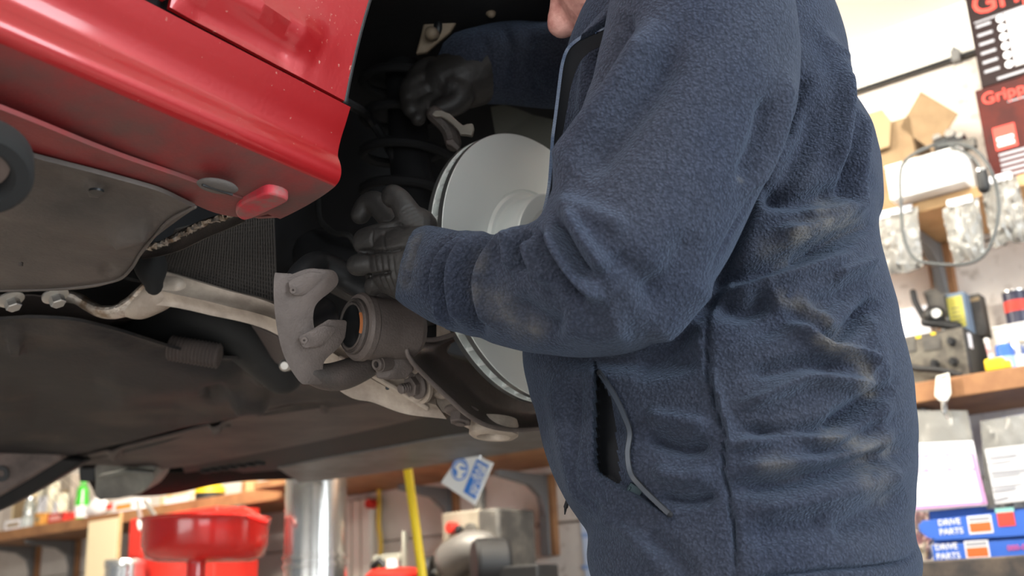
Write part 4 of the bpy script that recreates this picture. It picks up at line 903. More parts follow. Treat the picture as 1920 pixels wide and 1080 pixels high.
for i in range(150):
    x, y, D = zc_[i]; d2 = zc_[min(149, i + 1)] - zc_[max(0, i - 1)]; T = nrm(P(*(zc_[min(149, i + 1)])) - P(*(zc_[max(0, i - 1)]))); S_ = nrm(np.cross(T, CF)); S_ = S_ if S_ @ CR < 0 else -S_
    b.box(P(x, y, D - .001) + S_ * .0006, (T, S_, CF), (.00062, .0015, .0010))
b.build('zip_teeth', ZIPM, zt, smooth=0, kind='stuff')
# pocket zip
def near(x, y, off=.0):
    """point on the jacket front surface under a pixel, lifted towards the viewer"""
    q = nearq; i = np.argmin((q[:, 0] - x) ** 2 + (q[:, 1] - y) ** 2); return P(x, y, q[i, 2] - off)
Vj = TG.reshape(-1, 3); Nj = gnormals(TG, True).reshape(-1, 3); Vn = G.reshape(-1, 3)
qa = proj(V_all := np.array(jacket.data.vertices and [v.co[:] for v in jacket.data.vertices]) + np.array(per.location)); ff = np.sum(N * 0 + 1, 1) > 0 if False else np.ones(len(qa), bool)
nearq = qa[(qa[:, 2] < 1.02)]
zp = [(1121, 700), (1136, 722), (1152, 748), (1168, 782), (1178, 812), (1174, 850), (1180, 888), (1200, 914), (1226, 940), (1254, 966)]
zp3 = spline(np.array([near(x, y + 0, .0) for x, y in [(p_[0] + 9, p_[1] - 2) for p_ in zp]]), 90)
off_ = np.array(CR) * -.004
b = MB(); b.tube(zp3 - CF * .0015 - CR * .003, .0024, 8); pz = b.build('pocket_zip', ZIPT, jacket)
b = MB()
for i in range(2, 88):
    T = nrm(zp3[i + 1] - zp3[i - 1]); S_ = nrm(np.cross(T, CF)); b.box(zp3[i] - CF * .0038 - CR * .0035, (T, S_, CF), (.0011, .0018, .0008))
b.build('pocket_zip_teeth', mat('dark_zip_teeth', (.03, .035, .045), .35), pz, smooth=0, kind='stuff')
b = MB(); x0 = near(1190, 918, .004); b.box(x0, (nrm(CR + .6 * -CU), nrm(CU + .6 * CR), CF), (.006, .0035, .0022)); b.tube([x0 - CF * .002 - CR * .004 + CU * .002, x0 - CR * .008 - CU * .004 - CF * .002, x0 - CR * .004 - CU * .009 - CF * .002, x0 + CR * .002 - CU * .006 - CF * .002], .0011, 8, n=14)
b.build('zip_pull', mat('black_zip_pull', (.03, .05, .06), .3, .5), pz, bevel=.0008)
# drawcord end below the hem
b = MB(); b.tube(ptz([(1070, 915, 1.02), (1066, 930, 1.02), (1061, 950, 1.02)]), [.0012, .0015, .0022], 8, n=10); b.tube(ptz([(1061, 948, 1.02), (1059, 964, 1.02)]), [.0018, .0006], 8); b.build('drawcord', ZIPT, jacket)

# body: one continuous figure (head, neck, trunk, arms, legs)
hc = P(1165, -150, 1.13)                                           # skull centre, out of the frame
hf = nrm(FB * .82 - Z3 * .50 - LB * .02); hu = nrm(Z3 - hf * (Z3 @ hf)); hl = np.cross(hu, hf); hl = hl if hl @ LB > 0 else -hl
chin = P(1150, 110, 1.08)
def hp(f, u, l=0): return chin + hf * f + hu * u + hl * l
# head built relative to the chin
B_ = MB()
B_.ell(hp(-.088, .130), (hf, hl, hu), (.098, .078, .092), 28, 20)          # skull
B_.ell(hp(-.050, .062), (hf, hl, hu), (.060, .062, .075), 24, 16)          # face block
B_.ell(hp(-.020, .014), (hf, hl, hu), (.027, .032, .024), 20, 14)          # chin
B_.ell(hp(-.056, .012, .030), (nrm(hf + .3 * hu), hl, nrm(hu - .3 * hf)), (.054, .021, .027), 20, 14)   # jaw
B_.ell(hp(-.056, .012, -.030), (nrm(hf + .3 * hu), hl, nrm(hu - .3 * hf)), (.054, .021, .027), 20, 14)
B_.ell(hp(-.034, .055, .034), (hf, hl, hu), (.030, .026, .032), 20, 14)    # cheeks
B_.ell(hp(-.034, .055, -.034), (hf, hl, hu), (.030, .026, .032), 20, 14)
B_.ell(hp(-.008, .036), (hf, hl, hu), (.014, .022, .0065), 20, 12)         # lower lip
B_.ell(hp(-.005, .047), (hf, hl, hu), (.014, .024, .0055), 20, 12)         # upper lip
B_.tube([hp(-.004, .108), hp(.010, .090), hp(.020, .074), hp(.008, .063)], [.009, .011, .013, .010], 14, n=14)      # nose
for sg in (-1, 1):
    B_.ell(hp(.000, .066, sg * .012), (hf, hl, hu), (.010, .008, .007), 12, 8)
    B_.ell(hp(-.010, .112, sg * .032), (hf, hl, hu), (.012, .017, .011), 14, 10)      # lids
    B_.ell(hp(-.006, .128, sg * .030), (hf, hl, hu), (.013, .024, .007), 14, 10)      # brow
    B_.ell(hp(-.098, .088, sg * .078), (hf, hl, hu), (.016, .007, .032), 16, 10)      # ears
B_.tube([hp(-.085, .060), hp(-.100, -.01), TC + Z3 * (hc[2] - .28) - FB * .02 + Z3 * 0], [.060, .060, .075], 24, n=12)   # neck
B_.ell(hp(-.055, -.004), (hf, hl, hu), (.040, .030, .018), 18, 12)         # under the chin
zt_ = TC + Z3 * 1.40
trunk = [TC + Z3 * .98, TC + Z3 * 1.15 - FB * .01, TC + Z3 * 1.30, TC + Z3 * 1.42 - FB * .02]
B_.tube(trunk, [.10, .095, .10, .075], 24, n=16)
c3 = [P(1300, 0, 1.0), P(1270, 300, .90), P(1180, 530, .885), P(1000, 540, .93), P(800, 505, 1.01), P(772, 490, 1.02)]
B_.tube([TC + Z3 * 1.42] + c3, [.05, .04, .036, .032, .026, .021, .02], 18, n=50)
B_.tube([TC + Z3 * 1.42] + sh[1:] , [.05, .05, .036, .028, .024, .02], 18, n=40)
for sg in (-1, 1):
    hip = TC + LB * sg * .075 + Z3 * .90; kn_ = TC + LB * sg * .11 + FB * .03 + Z3 * .50; an = TC + LB * sg * .12 - FB * .02 + Z3 * .10
    B_.tube([hip, (hip + kn_) / 2, kn_, (kn_ + an) / 2, an], [.085, .075, .055, .05, .038], 20, n=24)
    B_.tube([an - Z3 * .03, an - Z3 * .05 + FB * .12], [.035, .028], 14)
body = B_.build('body', SKIN, per, remesh=.0042, relax=3)
hb = MB(); hb.ell(hp(-.096, .142), (hf, hl, hu), (.098, .083, .090), 32, 22)
V = np.array(hb.v); ctr = hp(-.088, .13); keep = ((V - ctr) @ hf < .055 + .5 * ((V - ctr) @ hu - .06)); 
V = np.where(keep[:, None], V + (V - ctr) * .01, ctr + (V - ctr) * .86); hb.v = [tuple(x) for x in V]; hb.build('hair', HAIR, body)
for sg in (-1, 1):
    b = MB(); b.ell(hp(-.004, .111, sg * .031), (hf, hl, hu), (.009, .012, .009)); b.build('eye', mat('eye_white', (.7, .68, .65), .2), body)

# trousers and boots
b = MB()
for sg in (-1, 1):
    hip = TC + LB * sg * .078 + Z3 * .91; kn_ = TC + LB * sg * .115 + FB * .03 + Z3 * .50; an = TC + LB * sg * .125 - FB * .02 + Z3 * .09
    b.tube([hip, (hip + kn_) / 2, kn_, (kn_ + an) / 2, an], [.092, .092, .078, .072, .068], 24, n=30)
b.ell(TC + Z3 * .89, (FB, LB, Z3), (.105, .140, .10), 28, 16)
b.build('trousers', TROU, per, remesh=.009, relax=6)
for sg in (-1, 1):
    an = TC + LB * sg * .125 - FB * .02; b = MB()
    b.tube([an + Z3 * .12, an + Z3 * .055, an + Z3 * .045 + FB * .10, an + Z3 * .038 + FB * .19], [.046, .045, .042, .036], 20, n=16)
    b.box(an + Z3 * .012 + FB * .07, (FB, LB, Z3), (.145, .042, .012)); b.build('boot', BLACKP, per, remesh=.006, relax=4)

# gloves: palm and five separate fingers each
GV = lambda: MB()
def glove(name, parts, voxel=.0019, relax=2):
    b = MB()
    for path, rad, n, fl_, fd in parts:
        b.tube(ptz(path), rad, 20, n=n, flat=fl_, flatdir=fd)
    return b.build(name, GLOVE, per, remesh=voxel, relax=relax)
gl = glove('glove', [
    ([(805, 500, 1.012), (775, 494, 1.022), (750, 486, 1.035), (735, 480, 1.045)], [.036, .0365, .034, .026], 20, 1.05, None),           # cuff to palm
    ([(775, 445, 1.03), (768, 432, 1.03), (780, 430, 1.03)], [.018, .020, .022], 10, 1.0, None),                                         # ball of the thumb side
    ([(782, 428, 1.025), (765, 400, 1.025), (750, 376, 1.028), (737, 368, 1.032)], [.0165, .0130, .0112, .0118], 18, 1.0, None),          # thumb, pointing up
    ([(752, 440, 1.075), (728, 408, 1.085), (706, 382, 1.095), (688, 384, 1.10), (676, 402, 1.10)], [.0130, .0118, .0128, .0115, .0105], 24, 1.0, None),   # index curled over
    ([(762, 446, 1.022), (728, 445, 1.026), (704, 448, 1.034), (682, 454, 1.044)], [.0135, .0122, .0118, .0108], 18, 1.25, CU),             # middle
    ([(738, 494, 1.026), (708, 492, 1.026), (686, 495, 1.030), (670, 497, 1.036)], [.0135, .0115, .0112, .0108], 18, 1.0, None),          # ring
    ([(742, 532, 1.034), (722, 530, 1.036), (706, 531, 1.040), (700, 538, 1.046)], [.0135, .0105, .0098, .0092], 16, 1.0, None)], voxel=.0015, relax=2)         # little
# creases across the palm and thumb
me = gl.data; co = np.array([v.co[:] for v in me.vertices]) + np.array(per.location); no = np.array([v.normal[:] for v in me.vertices])
cr_ = []
for k in range(7): cr_.append(([(700 + k * 6, 474 + k * 1), (706 + k * 6, 510 + k * 2), (720 + k * 7, 545 + k * 4)], 1.9, (-1.1 if k % 2 == 0 else .5) * K))
for k in range(5): cr_.append(([(752 + k * 4, 395 + k * 6), (765 + k * 5, 388 + k * 6), (776 + k * 4, 385 + k * 6)], 1.7, -1.0 * K))
cr_.append(([(674, 473), (700, 471), (735, 468), (760, 462)], 3.5, -6 * K)); cr_.append(([(686, 518), (712, 514), (732, 510)], 3, -6 * K)); cr_.append(([(690, 424), (720, 422), (745, 420), (762, 426)], 3.5, -5 * K))
for x_ in (700, 722): cr_.append(([(x_, 432), (x_ - 3, 448), (x_, 466)], 2, -1.2 * K))
co = sculpt(co, no, cr_) - np.array(per.location); me.vertices.foreach_set('co', co.ravel()); me.update()
glove('glove', [
    ([(890, 138, 1.372), (860, 148, 1.365), (835, 155, 1.36)], [.042, .040, .034], 14, 1.0, None),
    ([(850, 165, 1.345), (862, 180, 1.34), (850, 195, 1.335), (825, 205, 1.33)], [.022, .020, .016, .013], 16, 1.0, None),                 # thumb
    ([(840, 130, 1.36), (805, 126, 1.36), (780, 142, 1.35), (772, 164, 1.34)], [.016, .0135, .012, .010], 16, 1.0, None),
    ([(835, 148, 1.355), (795, 146, 1.35), (768, 164, 1.34), (766, 184, 1.33)], [.016, .0135, .013, .011], 16, 1.0, None),
    ([(835, 166, 1.35), (795, 168, 1.345), (768, 186, 1.335), (770, 204, 1.325)], [.016, .0135, .013, .011], 16, 1.0, None),
    ([(835, 184, 1.345), (805, 192, 1.34), (784, 208, 1.33), (784, 222, 1.322)], [.015, .0125, .012, .010], 16, 1.0, None)], voxel=.0026)

#%%BACKGROUND
# ------------------------------------------------------------------ things along the back wall
AX = (WS, WN, Z3)
CARD = mat('brown_cardboard', (.26, .175, .095), .8, 0, 0, 20, .15, 120, (.22, .145, .078))
CARDL = mat('pale_cardboard', (.33, .235, .13), .8, bump=.1, bscale=100)
CREAM = mat('cream_board', (.80, .66, .43), .7, bump=.1, bscale=50)
WHITE = mat('white_foam_box', (.86, .84, .80), .7, bump=.1, bscale=200)
PAPER = mat('white_paper', (.84, .83, .88), .8)
PINK = mat('purple_print', (.55, .28, .50), .7)
CLEAR = mat('clear_plastic_bag', (.48, .47, .44), .25, bump=.8, bscale=45, trans=.55)
SMALLP = mat('grey_small_parts', (.25, .25, .25), .4, .6, bump=.6, bscale=200)
BLUE = mat('blue_printed_card', (.04, .13, .52), .5, bump=.1, bscale=60)
BLUEL = mat('pale_blue_card', (.30, .45, .75), .5)
WTXT = mat('white_print', (.85, .85, .88), .6); RTXT = mat('red_print', (.75, .06, .04), .6); PTXT = mat('pink_print', (.65, .12, .32), .6); GTXT = mat('grey_print', (.35, .35, .38), .6); KTXT = mat('dark_print', (.08, .08, .09), .6)
DBOX = mat('dark_maroon_card', (.016, .008, .008), .6, bump=.05, bscale=60, spec=.2)
MBOX = mat('red_brown_card', (.085, .012, .008), .6, 0, .05, 9, .05, 60, (.035, .010, .009), cmin=.4, cmax=.65, spec=.2)
YEL = mat('yellow_plastic', (.85, .60, .02), .45); REDP2 = mat('glossy_red_enamel', (.62, .015, .012), .22, coat=.6); REDM = mat('red_tin', (.60, .03, .02), .4)
DGREY = mat('grimy_dark_grey', (.055, .05, .045), .6, .1, .1, 20, .3, 120, (.11, .10, .085), cmin=.45, cmax=.7)
FACEP = mat('worn_charger_front', (.13, .115, .09), .6, .1, .1, 30, .3, 120, (.07, .06, .05))
TANM = mat('beige_machine_paint', (.30, .26, .20), .55, 0, .1, 14, .2, 90, (.22, .185, .14))
GREEN = mat('green_bottle', (.05, .50, .03), .3, coat=.4); CHROME = mat('bright_chrome', (.75, .75, .74), .18, .95)
CABLE = mat('grey_cable', (.07, .075, .075), .5)

def bxp(x0, y0, x1, y1, q, depth, top=0):
    """box edges from its front face corners on the plane q"""
    s0, z0 = sz(x0, (y0 + y1) / 2, q); s1, _ = sz(x1, (y0 + y1) / 2, q); xm = (x0 + x1) / 2; _, zt = sz(xm, y0, q); _, zb = sz(xm, y1, q)
    return min(s0, s1), max(s0, s1), zb, zt
def wbox(s0, s1, z0, z1, q0, q1, tilt=0):
    b = MB(); ax = AX
    b.box(wp((s0 + s1) / 2, (z0 + z1) / 2, (q0 + q1) / 2), ax, ((s1 - s0) / 2, (q1 - q0) / 2, (z1 - z0) / 2)); return b
# --- two printed tool boxes, stacked
ZH = 1.905; ZL = 1.450
def lines_on(face, parent, s_left, z0, n, dz, w_, q, m, th=.006, jit=.5):
    for i in range(n):
        ww = w_ * (1 - jit * random.random()); b = wbox(s_left - ww, s_left, z0 - i * dz - th / 2, z0 - i * dz + th / 2, q, q + .0008); b.build('print_line', m, parent, smooth=0)
s0 = sz(1828, 100, .29)[0]; s1_ = -.70
t = empty('tool_box', wp(-.4, 2.158, .15), 'dark printed carton with large red lettering, topmost at the upper right edge', 'carton', 'printed cartons on the high shelf')
z0, z1 = 2.160, 2.425
wbox(s1_, s0, z0, z1, .04, .29).build('carton_body', DBOX, t, bevel=.003)
text('Gripp', 'lettering', wp(s0 - .012, z1 - .066, .2915), -WS, Z3, .085, RTXT, t)
b = MB(); sx = s0 - .085; b.box(wp(sx - .12, z0 + .105, .2908), AX, (.12, .0004, .075)); b.build('table_panel', mat('grey_print_panel', (.55, .52, .52), .6), t, smooth=0)
for i in range(6):
    zz = z0 + .168 - i * .0255
    b = MB(); b.lathe([(0, 0), (.0095, 0), (.0095, .0012), (0, .0012)], wp(sx + .012, zz, .2908), WN, 20); b.build('white_dot', WTXT, t)
    b = wbox(s0 - .050, s0 - .014, zz - .004, zz + .003, .2906, .2914); b.build('print_line', GTXT, t, smooth=0)
    b = wbox(sx - .24, sx - .01, zz - .0125, zz - .011, .2912, .2918); b.build('print_line', DBOX, t, smooth=0)
lines_on(None, t, s0 - .012, z1 - .085, 1, .01, .2, .2906, GTXT, .004, 0)
lines_on(None, t, s0 - .04, z0 + .012, 1, .01, .14, .2906, GTXT, .006, 0)
s0 = sz(1843, 250, .29)[0]
t = empty('tool_box', wp(-.4, ZH, .15), 'red-brown printed carton below the topmost one at the right edge', 'carton', 'printed cartons on the high shelf')
wbox(s1_, s0, ZH + .001, 2.158, .03, .295).build('carton_body', MBOX, t, bevel=.003)
text('Gripper', 'lettering', wp(s0 - .012, 2.158 - .046, .2965), -WS, Z3, .044, RTXT, t)
lines_on(None, t, s0 - .07, 2.158 - .056, 1, .01, .2, .2956, GTXT, .003, 0)
wbox(s0 - .075, s0 - .024, 1.985, 2.045, .2954, .2962).build('logo_panel', RTXT, t, smooth=0)
lines_on(None, t, s0 - .030, 2.012, 2, .014, .038, .2962, WTXT, .009, 0)
lines_on(None, t, s0 - .028, 1.972, 5, .0135, .13, .2956, GTXT, .0065, .45)
b = MB(); b.lathe([(0, 0), (.04, 0), (.04, .001), (0, .001)], wp(s0 - .15, 2.08, .2955), WN, 28); b.build('picture_patch', mat('print_grey', (.4, .4, .4), .4), t)

# --- opened brown cardboard box with raised flaps
t = empty('cardboard_box', wp(.17, ZH, .15), 'opened brown cardboard box with raised flaps on the high shelf', 'box')
sa, sb = sz(1720, 300, .17)[0], sz(1560, 300, .17)[0]; zt = sz(1650, 235, .17)[1]
b = MB()
for (a0, a1, q0, q1) in ((sa, sb, .166, .170), (sa, sb, .03, .034), (sa, sa + .004, .03, .170), (sb - .004, sb, .03, .170)): 
    b.box(wp((a0 + a1) / 2, (ZH + .001 + zt) / 2, (q0 + q1) / 2), AX, ((a1 - a0) / 2, (q1 - q0) / 2, (zt - ZH) / 2))
b.box(wp((sa + sb) / 2, ZH + .003, .10), AX, ((sb - sa) / 2, .07, .002)); b.build('box_body', CARD, t, smooth=0)
b = MB(); b.prism([onw(*q) for q in ((1688, 240, .166), (1727, 172, .166), (1797, 214, .166), (1752, 285, .166))], WN * .004); b.build('flap', CARD, t, smooth=0)
b = MB(); b.prism([onw(*q) for q in ((1600, 222, .174), (1655, 206, .174), (1672, 228, .177), (1668, 275, .185), (1632, 287, .185), (1600, 280, .185))], WN * .004); b.build('flap', CARDL, t, smooth=0)
b = MB(); b.prism([onw(*q) for q in ((1545, 250, .166), (1560, 200, .166), (1600, 190, .166), (1612, 235, .166))], WN * .004); b.build('flap', CARD, t, smooth=0)
# --- white foam box
t = empty('foam_box', wp(-.02, ZH, .3), 'white foam box on the high shelf in front of the open carton', 'box')
a1, a0 = sz(1664, 345, .36)[0], sz(1806, 320, .36)[0]; zt = sz(1735, 290, .36)[1]; zb = ZH + .002
wbox(a0, a1, zb, zb + .085, .19, .36).build('box_base', WHITE, t, bevel=.004); wbox(a0 - .002, a1 + .002, zb + .086, zt, .188, .362).build('box_lid', WHITE, t, bevel=.004)
# --- black and chrome reel lying on the foam box
t = empty('hose_reel', wp(-.08, zt, .25), 'black and chrome fitting lying on top of the white foam box', 'fitting')
c = onw(1778, 268, .28); c[2] = zt + .030; b = MB(); b.lathe([(0, -.035), (.03, -.035), (.034, -.02), (.034, .02), (.03, .035), (0, .035)], c, nrm(WS + .3 * WN), 26); b.build('drum', BLACKP, t)
for i, (ds, dz, r_) in enumerate(((.02, .028, .012), (-.012, .030, .014), (-.035, .018, .011))):
    b = MB(); b.lathe([(0, -.012), (r_, -.012), (r_, .012), (0, .012)], c + WS * ds + Z3 * dz + WN * .01, nrm(WN + .3 * Z3), 6); b.build('chrome_nut', CHROME, t, smooth=30)
b = MB(); b.box(c - WS * .04 - Z3 * .012 + WN * .02, (WS, WN, Z3), (.03, .012, .012)); b.build('clamp', DGREY, t, bevel=.003)
# --- hanging grey cable loop
pts = [(1778, 262, .30), (1740, 276, .37), (1706, 294, .385), (1689, 320, .385), (1689, 380, .385), (1694, 440, .385), (1712, 482, .385), (1745, 494, .385), (1800, 496, .385), (1838, 484, .385), (1860, 452, .385), (1872, 400, .385), (1868, 350, .385), (1850, 305, .385), (1822, 277, .37), (1785, 270, .36), (1760, 274, .36)]
b = MB(); b.tube([onw(*q) for q in pts], .0042, 8, n=120); tag(b.build('cable', CABLE, base=wp(-.05, 1.76, .385)), 'grey cable looping down from the fitting on the foam box', 'cable')
t = empty('hanging_plug', onw(1843, 346, .39), 'black plug on a short lead hanging beside the foam box', 'plug')
b = MB(); b.tube([onw(1841, 328, .392), onw(1845, 352, .392)], .014, 14); b.build('plug_body', BLACKP, t); b = MB(); b.lathe([(0, 0), (.013, 0), (.013, .006), (0, .006)], onw(1841, 322, .392), Z3, 14); b.build('plug_ring', CHROME, t)
b = MB(); b.tube([onw(1841, 322, .392), onw(1828, 300, .39), onw(1806, 284, .37), onw(1782, 274, .365)], .0035, 8, n=20); b.build('plug_lead', CABLE, t)

# --- clear plastic bags hanging from the high shelf and on the wall
def bag(name, x0, y0, x1, y1, q, label, fill=None, fm=SMALLP, inner=None, group='clear plastic bags of small parts', seed=0):
    a0, a1, zb, zt = bxp(x0, y0, x1, y1, q, 0); t = empty(name, wp((a0 + a1) / 2, zb, q), label, 'plastic bag', group)
    r = np.random.default_rng(seed + 5); n = 16; G = []
    for i in range(n):
        v = i / (n - 1); row = []
        for j in range(n):
            u = j / (n - 1); bul = .022 * math.sin(math.pi * u) * (math.sin(math.pi * min(1, v * 1.1)) ** .6) * (1.1 - .6 * v)
            row.append(wp(a0 + (a1 - a0) * (.5 + (u - .5) * (1 - .10 * math.sin(3 * v + seed))), zb + (zt - zb) * v + .004 * math.sin(9 * u + seed), q + bul + .0035 * r.normal()))
        G.append(row)
    G = np.array(G); b = MB(); b.grid(G, thick=-WN * .006); b.build('bag_film', CLEAR, t, smooth=30)
    if inner:
        m, dd = inner; b = wbox(a0 + (a1 - a0) * .1, a1 - (a1 - a0) * .1, zb + (zt - zb) * .12, zb + (zt - zb) * .85, q - .012, q - .010); b.build('inner_card', m, t, smooth=0)
    if fill:
        b = MB()
        for k in range(14):
            c_ = wp(r.uniform(a0 + .02, a1 - .02), zb + r.uniform(.008, .035), q + r.uniform(-.012, -.008)); b.lathe([(0, 0), (.009, 0), (.009, .006), (0, .006)], c_, nrm(r.normal(size=3)), 6)
        b.build('small_parts', fm, t, smooth=0, kind='stuff')
    b = wbox(a0 + .01, a1 - .01, zt - .004, zt + .014, q - .008, q + .001); b.build('header', PAPER, t, smooth=0)
    return t, (a0, a1, zb, zt)
bag('parts_bag', 1645, 398, 1728, 512, .33, 'clear bag of small parts hanging left under the foam box', fill=1, seed=1)
bag('parts_bag', 1776, 378, 1842, 490, .33, 'clear bag hanging under the right end of the foam box', seed=2, inner=(PAPER, 0))
bag('parts_bag', 1850, 335, 1918, 458, .33, 'crumpled clear bag of dark parts hanging at the right frame edge', fill=1, fm=DGREY, seed=3)

# --- battery charger with knobs
a0, a1, zb, zt = bxp(1683, 612, 1812, 700, .24, 0); zb = ZL + .001
t = empty('battery_charger', wp((a0 + a1) / 2, ZL, .15), 'grimy dark battery charger with knobs on the long shelf', 'charger')
zt = sz(1745, 622, .24)[1]
wbox(a0 - .002, a1 + .03, zb, zt, .05, .238).build('case', BLACKP, t, bevel=.006)
wbox(a0, a1 + .028, zb + .004, zt - .004, .238, .243).build('front_panel', FACEP, t, bevel=.002)
for x, y in ((1783, 640), (1752, 682), (1787, 678)):
    s_, z_ = sz(x, y, .25); b = MB(); b.lathe([(0, 0), (.011, 0), (.0105, .010), (.009, .014), (0, .014)], wp(s_, z_, .243), WN, 20); b.box(wp(s_, z_, .258), AX, (.0022, .004, .010)); b.build('knob', BLACKP, t, smooth=30)
for x, y, w_, h_, m in ((1702, 648, .020, .018, DGREY), (1748, 645, .022, .016, DGREY), (1722, 632, .006, .004, YEL), (1750, 626, .006, .003, YEL)):
    s_, z_ = sz(x, y, .243); wbox(s_ - w_, s_ + w_, z_ - h_, z_ + h_, .243, .2455).build('panel_recess' if m is DGREY else 'warning_label', m, t, bevel=.001)
s_, z_ = sz(1817, 632, .243); b = wbox(a0 - .0035, a0 - .002, z_ - .02, z_ + .018, .19, .215); b.build('side_label', PAPER, t, smooth=0)
b = MB(); b.tube([onw(1680, 676, .26), onw(1715, 690, .27), onw(1760, 694, .27), onw(1800, 704, .26)], .008, 8, n=24); b.build('lead', BLACKP, t)
ztc = zt + .001
# things on top of the charger
t = empty('clamp_gun', wp(sz(1740, 600, .18)[0], ztc, .18), 'black hand tool with a curved handle on top of the battery charger', 'tool')
b = MB(); b.tube([onw(1712, 548, .18), onw(1716, 566, .18), onw(1728, 588, .18), onw(1738, 606, .18)], .0085, 10, n=16); b.build('handle', BLACKP, t)
b = MB(); b.ell(onw(1752, 592, .18), AX, (.030, .03, .026)); b.tube([onw(1735, 604, .19), onw(1770, 608, .19), onw(1795, 612, .19)], .012, 10, n=10); b.build('tool_body', BLACKP, t)
b = MB(); b.lathe([(0, 0), (.012, 0), (.012, .008), (0, .008)], onw(1757, 588, .215), WN, 18); b.build('bright_cap', CHROME, t)
b = MB(); b.prism([onw(*q) for q in ((1730, 548, .16), (1748, 540, .16), (1770, 552, .16), (1775, 590, .16), (1745, 590, .16))], -WN * .03); b.build('bracket_plate', DGREY, t, bevel=.002)
a0_, a1_, _, zz = bxp(1774, 548, 1812, 612, .14, 0)
t = empty('small_carton', wp((a0_ + a1_) / 2, ztc, .12), 'small blue carton with a yellow label on top of the battery charger', 'carton')
wbox(a0_, a1_, ztc, zz, .09, .14).build('carton_body', mat('faded_blue_card', (.16, .22, .30), .6), t, bevel=.002)
wbox(a0_ + .006, a1_ - .006, ztc + .02, zz - .01, .14, .1412).build('yellow_panel', mat('yellow_green_print', (.52, .46, .08), .6), t, smooth=0)
for i in range(5): wbox(a0_ + .014, a1_ - .012, ztc + .026 + i * .011, ztc + .0285 + i * .011, .1412, .1418).build('print_line', KTXT, t, smooth=0)
a0_, a1_, _, zz = bxp(1812, 545, 1834, 612, .12, 0)
t = empty('crushed_carton', wp((a0_ + a1_) / 2, ztc, .1), 'grey-brown carton standing beside the blue one on the charger', 'carton')
wbox(a0_, a1_, ztc, zz, .03, .085).build('carton_body', DGREY, t, bevel=.002); wbox(a0_ + .002, a1_ - .002, zz - .02, zz - .01, .085, .0856).build('label_band', CARDL, t, smooth=0)
# white card leaning behind the charger
a0_, a1_, zb_, zz = bxp(1684, 573, 1738, 622, .06, 0)
tag(wbox(a0_, a1_, ZL + .001, zz, .040, .043).build('white_card', PAPER, base=wp((a0_ + a1_) / 2, ZL, .056)), 'white card leaning behind the battery charger', 'card')
# can on a carton, right
a0_, a1_, _, zc2 = bxp(1866, 606, 1990, 690, .10, 0)
t = empty('pale_carton', wp((a0_ + a1_) / 2, ZL, .07), 'low pale carton behind the blue and white cans', 'carton'); wbox(a0_, a1_, ZL + .001, zc2, .03, .10).build('carton_body', mat('cream_card', (.75, .71, .64), .7), t, bevel=.002); wbox(a0_, a1_, zc2 + .0005, zc2 + .006, .028, .104).build('lid', WHITE, t, bevel=.001)
s_ = sz(1906, 570, .07)[0]; zz = zc2 + .0065; hh = sz(1906, 549, .07)[1] - zz
t = empty('paint_tin', wp(s_, zz, .07), 'dark small tin with a red label standing on the pale carton', 'tin')
b = MB(); b.lathe([(0, 0), (.030, 0), (.030, hh), (0, hh)], wp(s_, zz, .07), Z3, 32); b.build('tin_body', mat('navy_tin', (.03, .03, .06), .35), t, smooth=30)
b = MB(); b.lathe([(.0303, hh * .38), (.0306, hh * .38), (.0306, hh * .72), (.0303, hh * .72)], wp(s_, zz, .07), Z3, 32, closed=True); b.build('label_band', RTXT, t)
b = MB(); b.lathe([(.026, hh), (.031, hh), (.031, hh + .004), (.026, hh + .004)], wp(s_, zz, .07), Z3, 32, closed=True); b.build('rim', CHROME, t)
def can(x, q, ytop, r, m, label, capm=CHROME, name='spray_can', band=None):
    s_ = sz(x, 660, q)[0]; h = sz(x, ytop, q)[1] - ZL; t = empty(name, wp(s_, ZL, q), label, 'can')
    b = MB(); b.lathe([(0, .001), (r, .001), (r, h * .9), (r * .85, h * .97), (r * .5, h), (0, h)], wp(s_, ZL, q), Z3, 30); b.build('can_body', m, t, smooth=30)
    b = MB(); b.lathe([(0, h + .0005), (r * .45, h + .0005), (r * .4, h + .016), (0, h + .016)], wp(s_, ZL, q), Z3, 20); b.build('cap', capm, t, smooth=30)
    b = MB(); b.lathe([(r + .0001, h * .1), (r + .0005, h * .1), (r + .0005, h * .55), (r + .0001, h * .55)], wp(s_, ZL, q), Z3, 30, closed=True); b.build('label_band', band or WTXT, t)
can(1884, .235, 645, .020, BLUE, 'blue and white can beside the yellow cap', band=BLUEL)
can(1906, .20, 640, .022, CHROME, 'silver can second from the yellow cap', band=WTXT)
can(1930, .20, 638, .022, CHROME, 'silver can cut by the right frame edge')
s_ = sz(1866, 660, .2)[0]; t = empty('glue_tube', wp(s_, ZL, .2), 'red and white tube standing between charger and blue can', 'tube'); b = MB(); b.prism([wp(s_ - .012, ZL + .001, .2), wp(s_ + .012, ZL + .001, .2), wp(s_ + .018, ZL + .085, .2), wp(s_ + .010, ZL + .09, .2)], WN * .012); b.build('tube_body', mat('red_white_tube', (.62, .20, .20), .5, col2=(.75, .7, .72), vscale=40), t, bevel=.002); b = MB(); b.lathe([(0, 0), (.006, 0), (.006, .012), (0, .012)], wp(s_ + .014, ZL + .088, .206), Z3, 14); b.build('cap', WHITE, t)
t = empty('tape_dispenser', onw(1866, 688, .285), 'yellow plastic cap lying at the front edge of the long shelf', 'cap')
c = wp(sz(1866, 680, .285)[0], ZL + .0165, .285); b = MB(); b.box(c, AX, (.022, .014, .015)); b.build('cap_body', YEL, t, bevel=.005); b = MB(); b.box(c - WS * .026 - Z3 * .004, AX, (.008, .01, .009)); b.build('nozzle', YEL, t, bevel=.003)

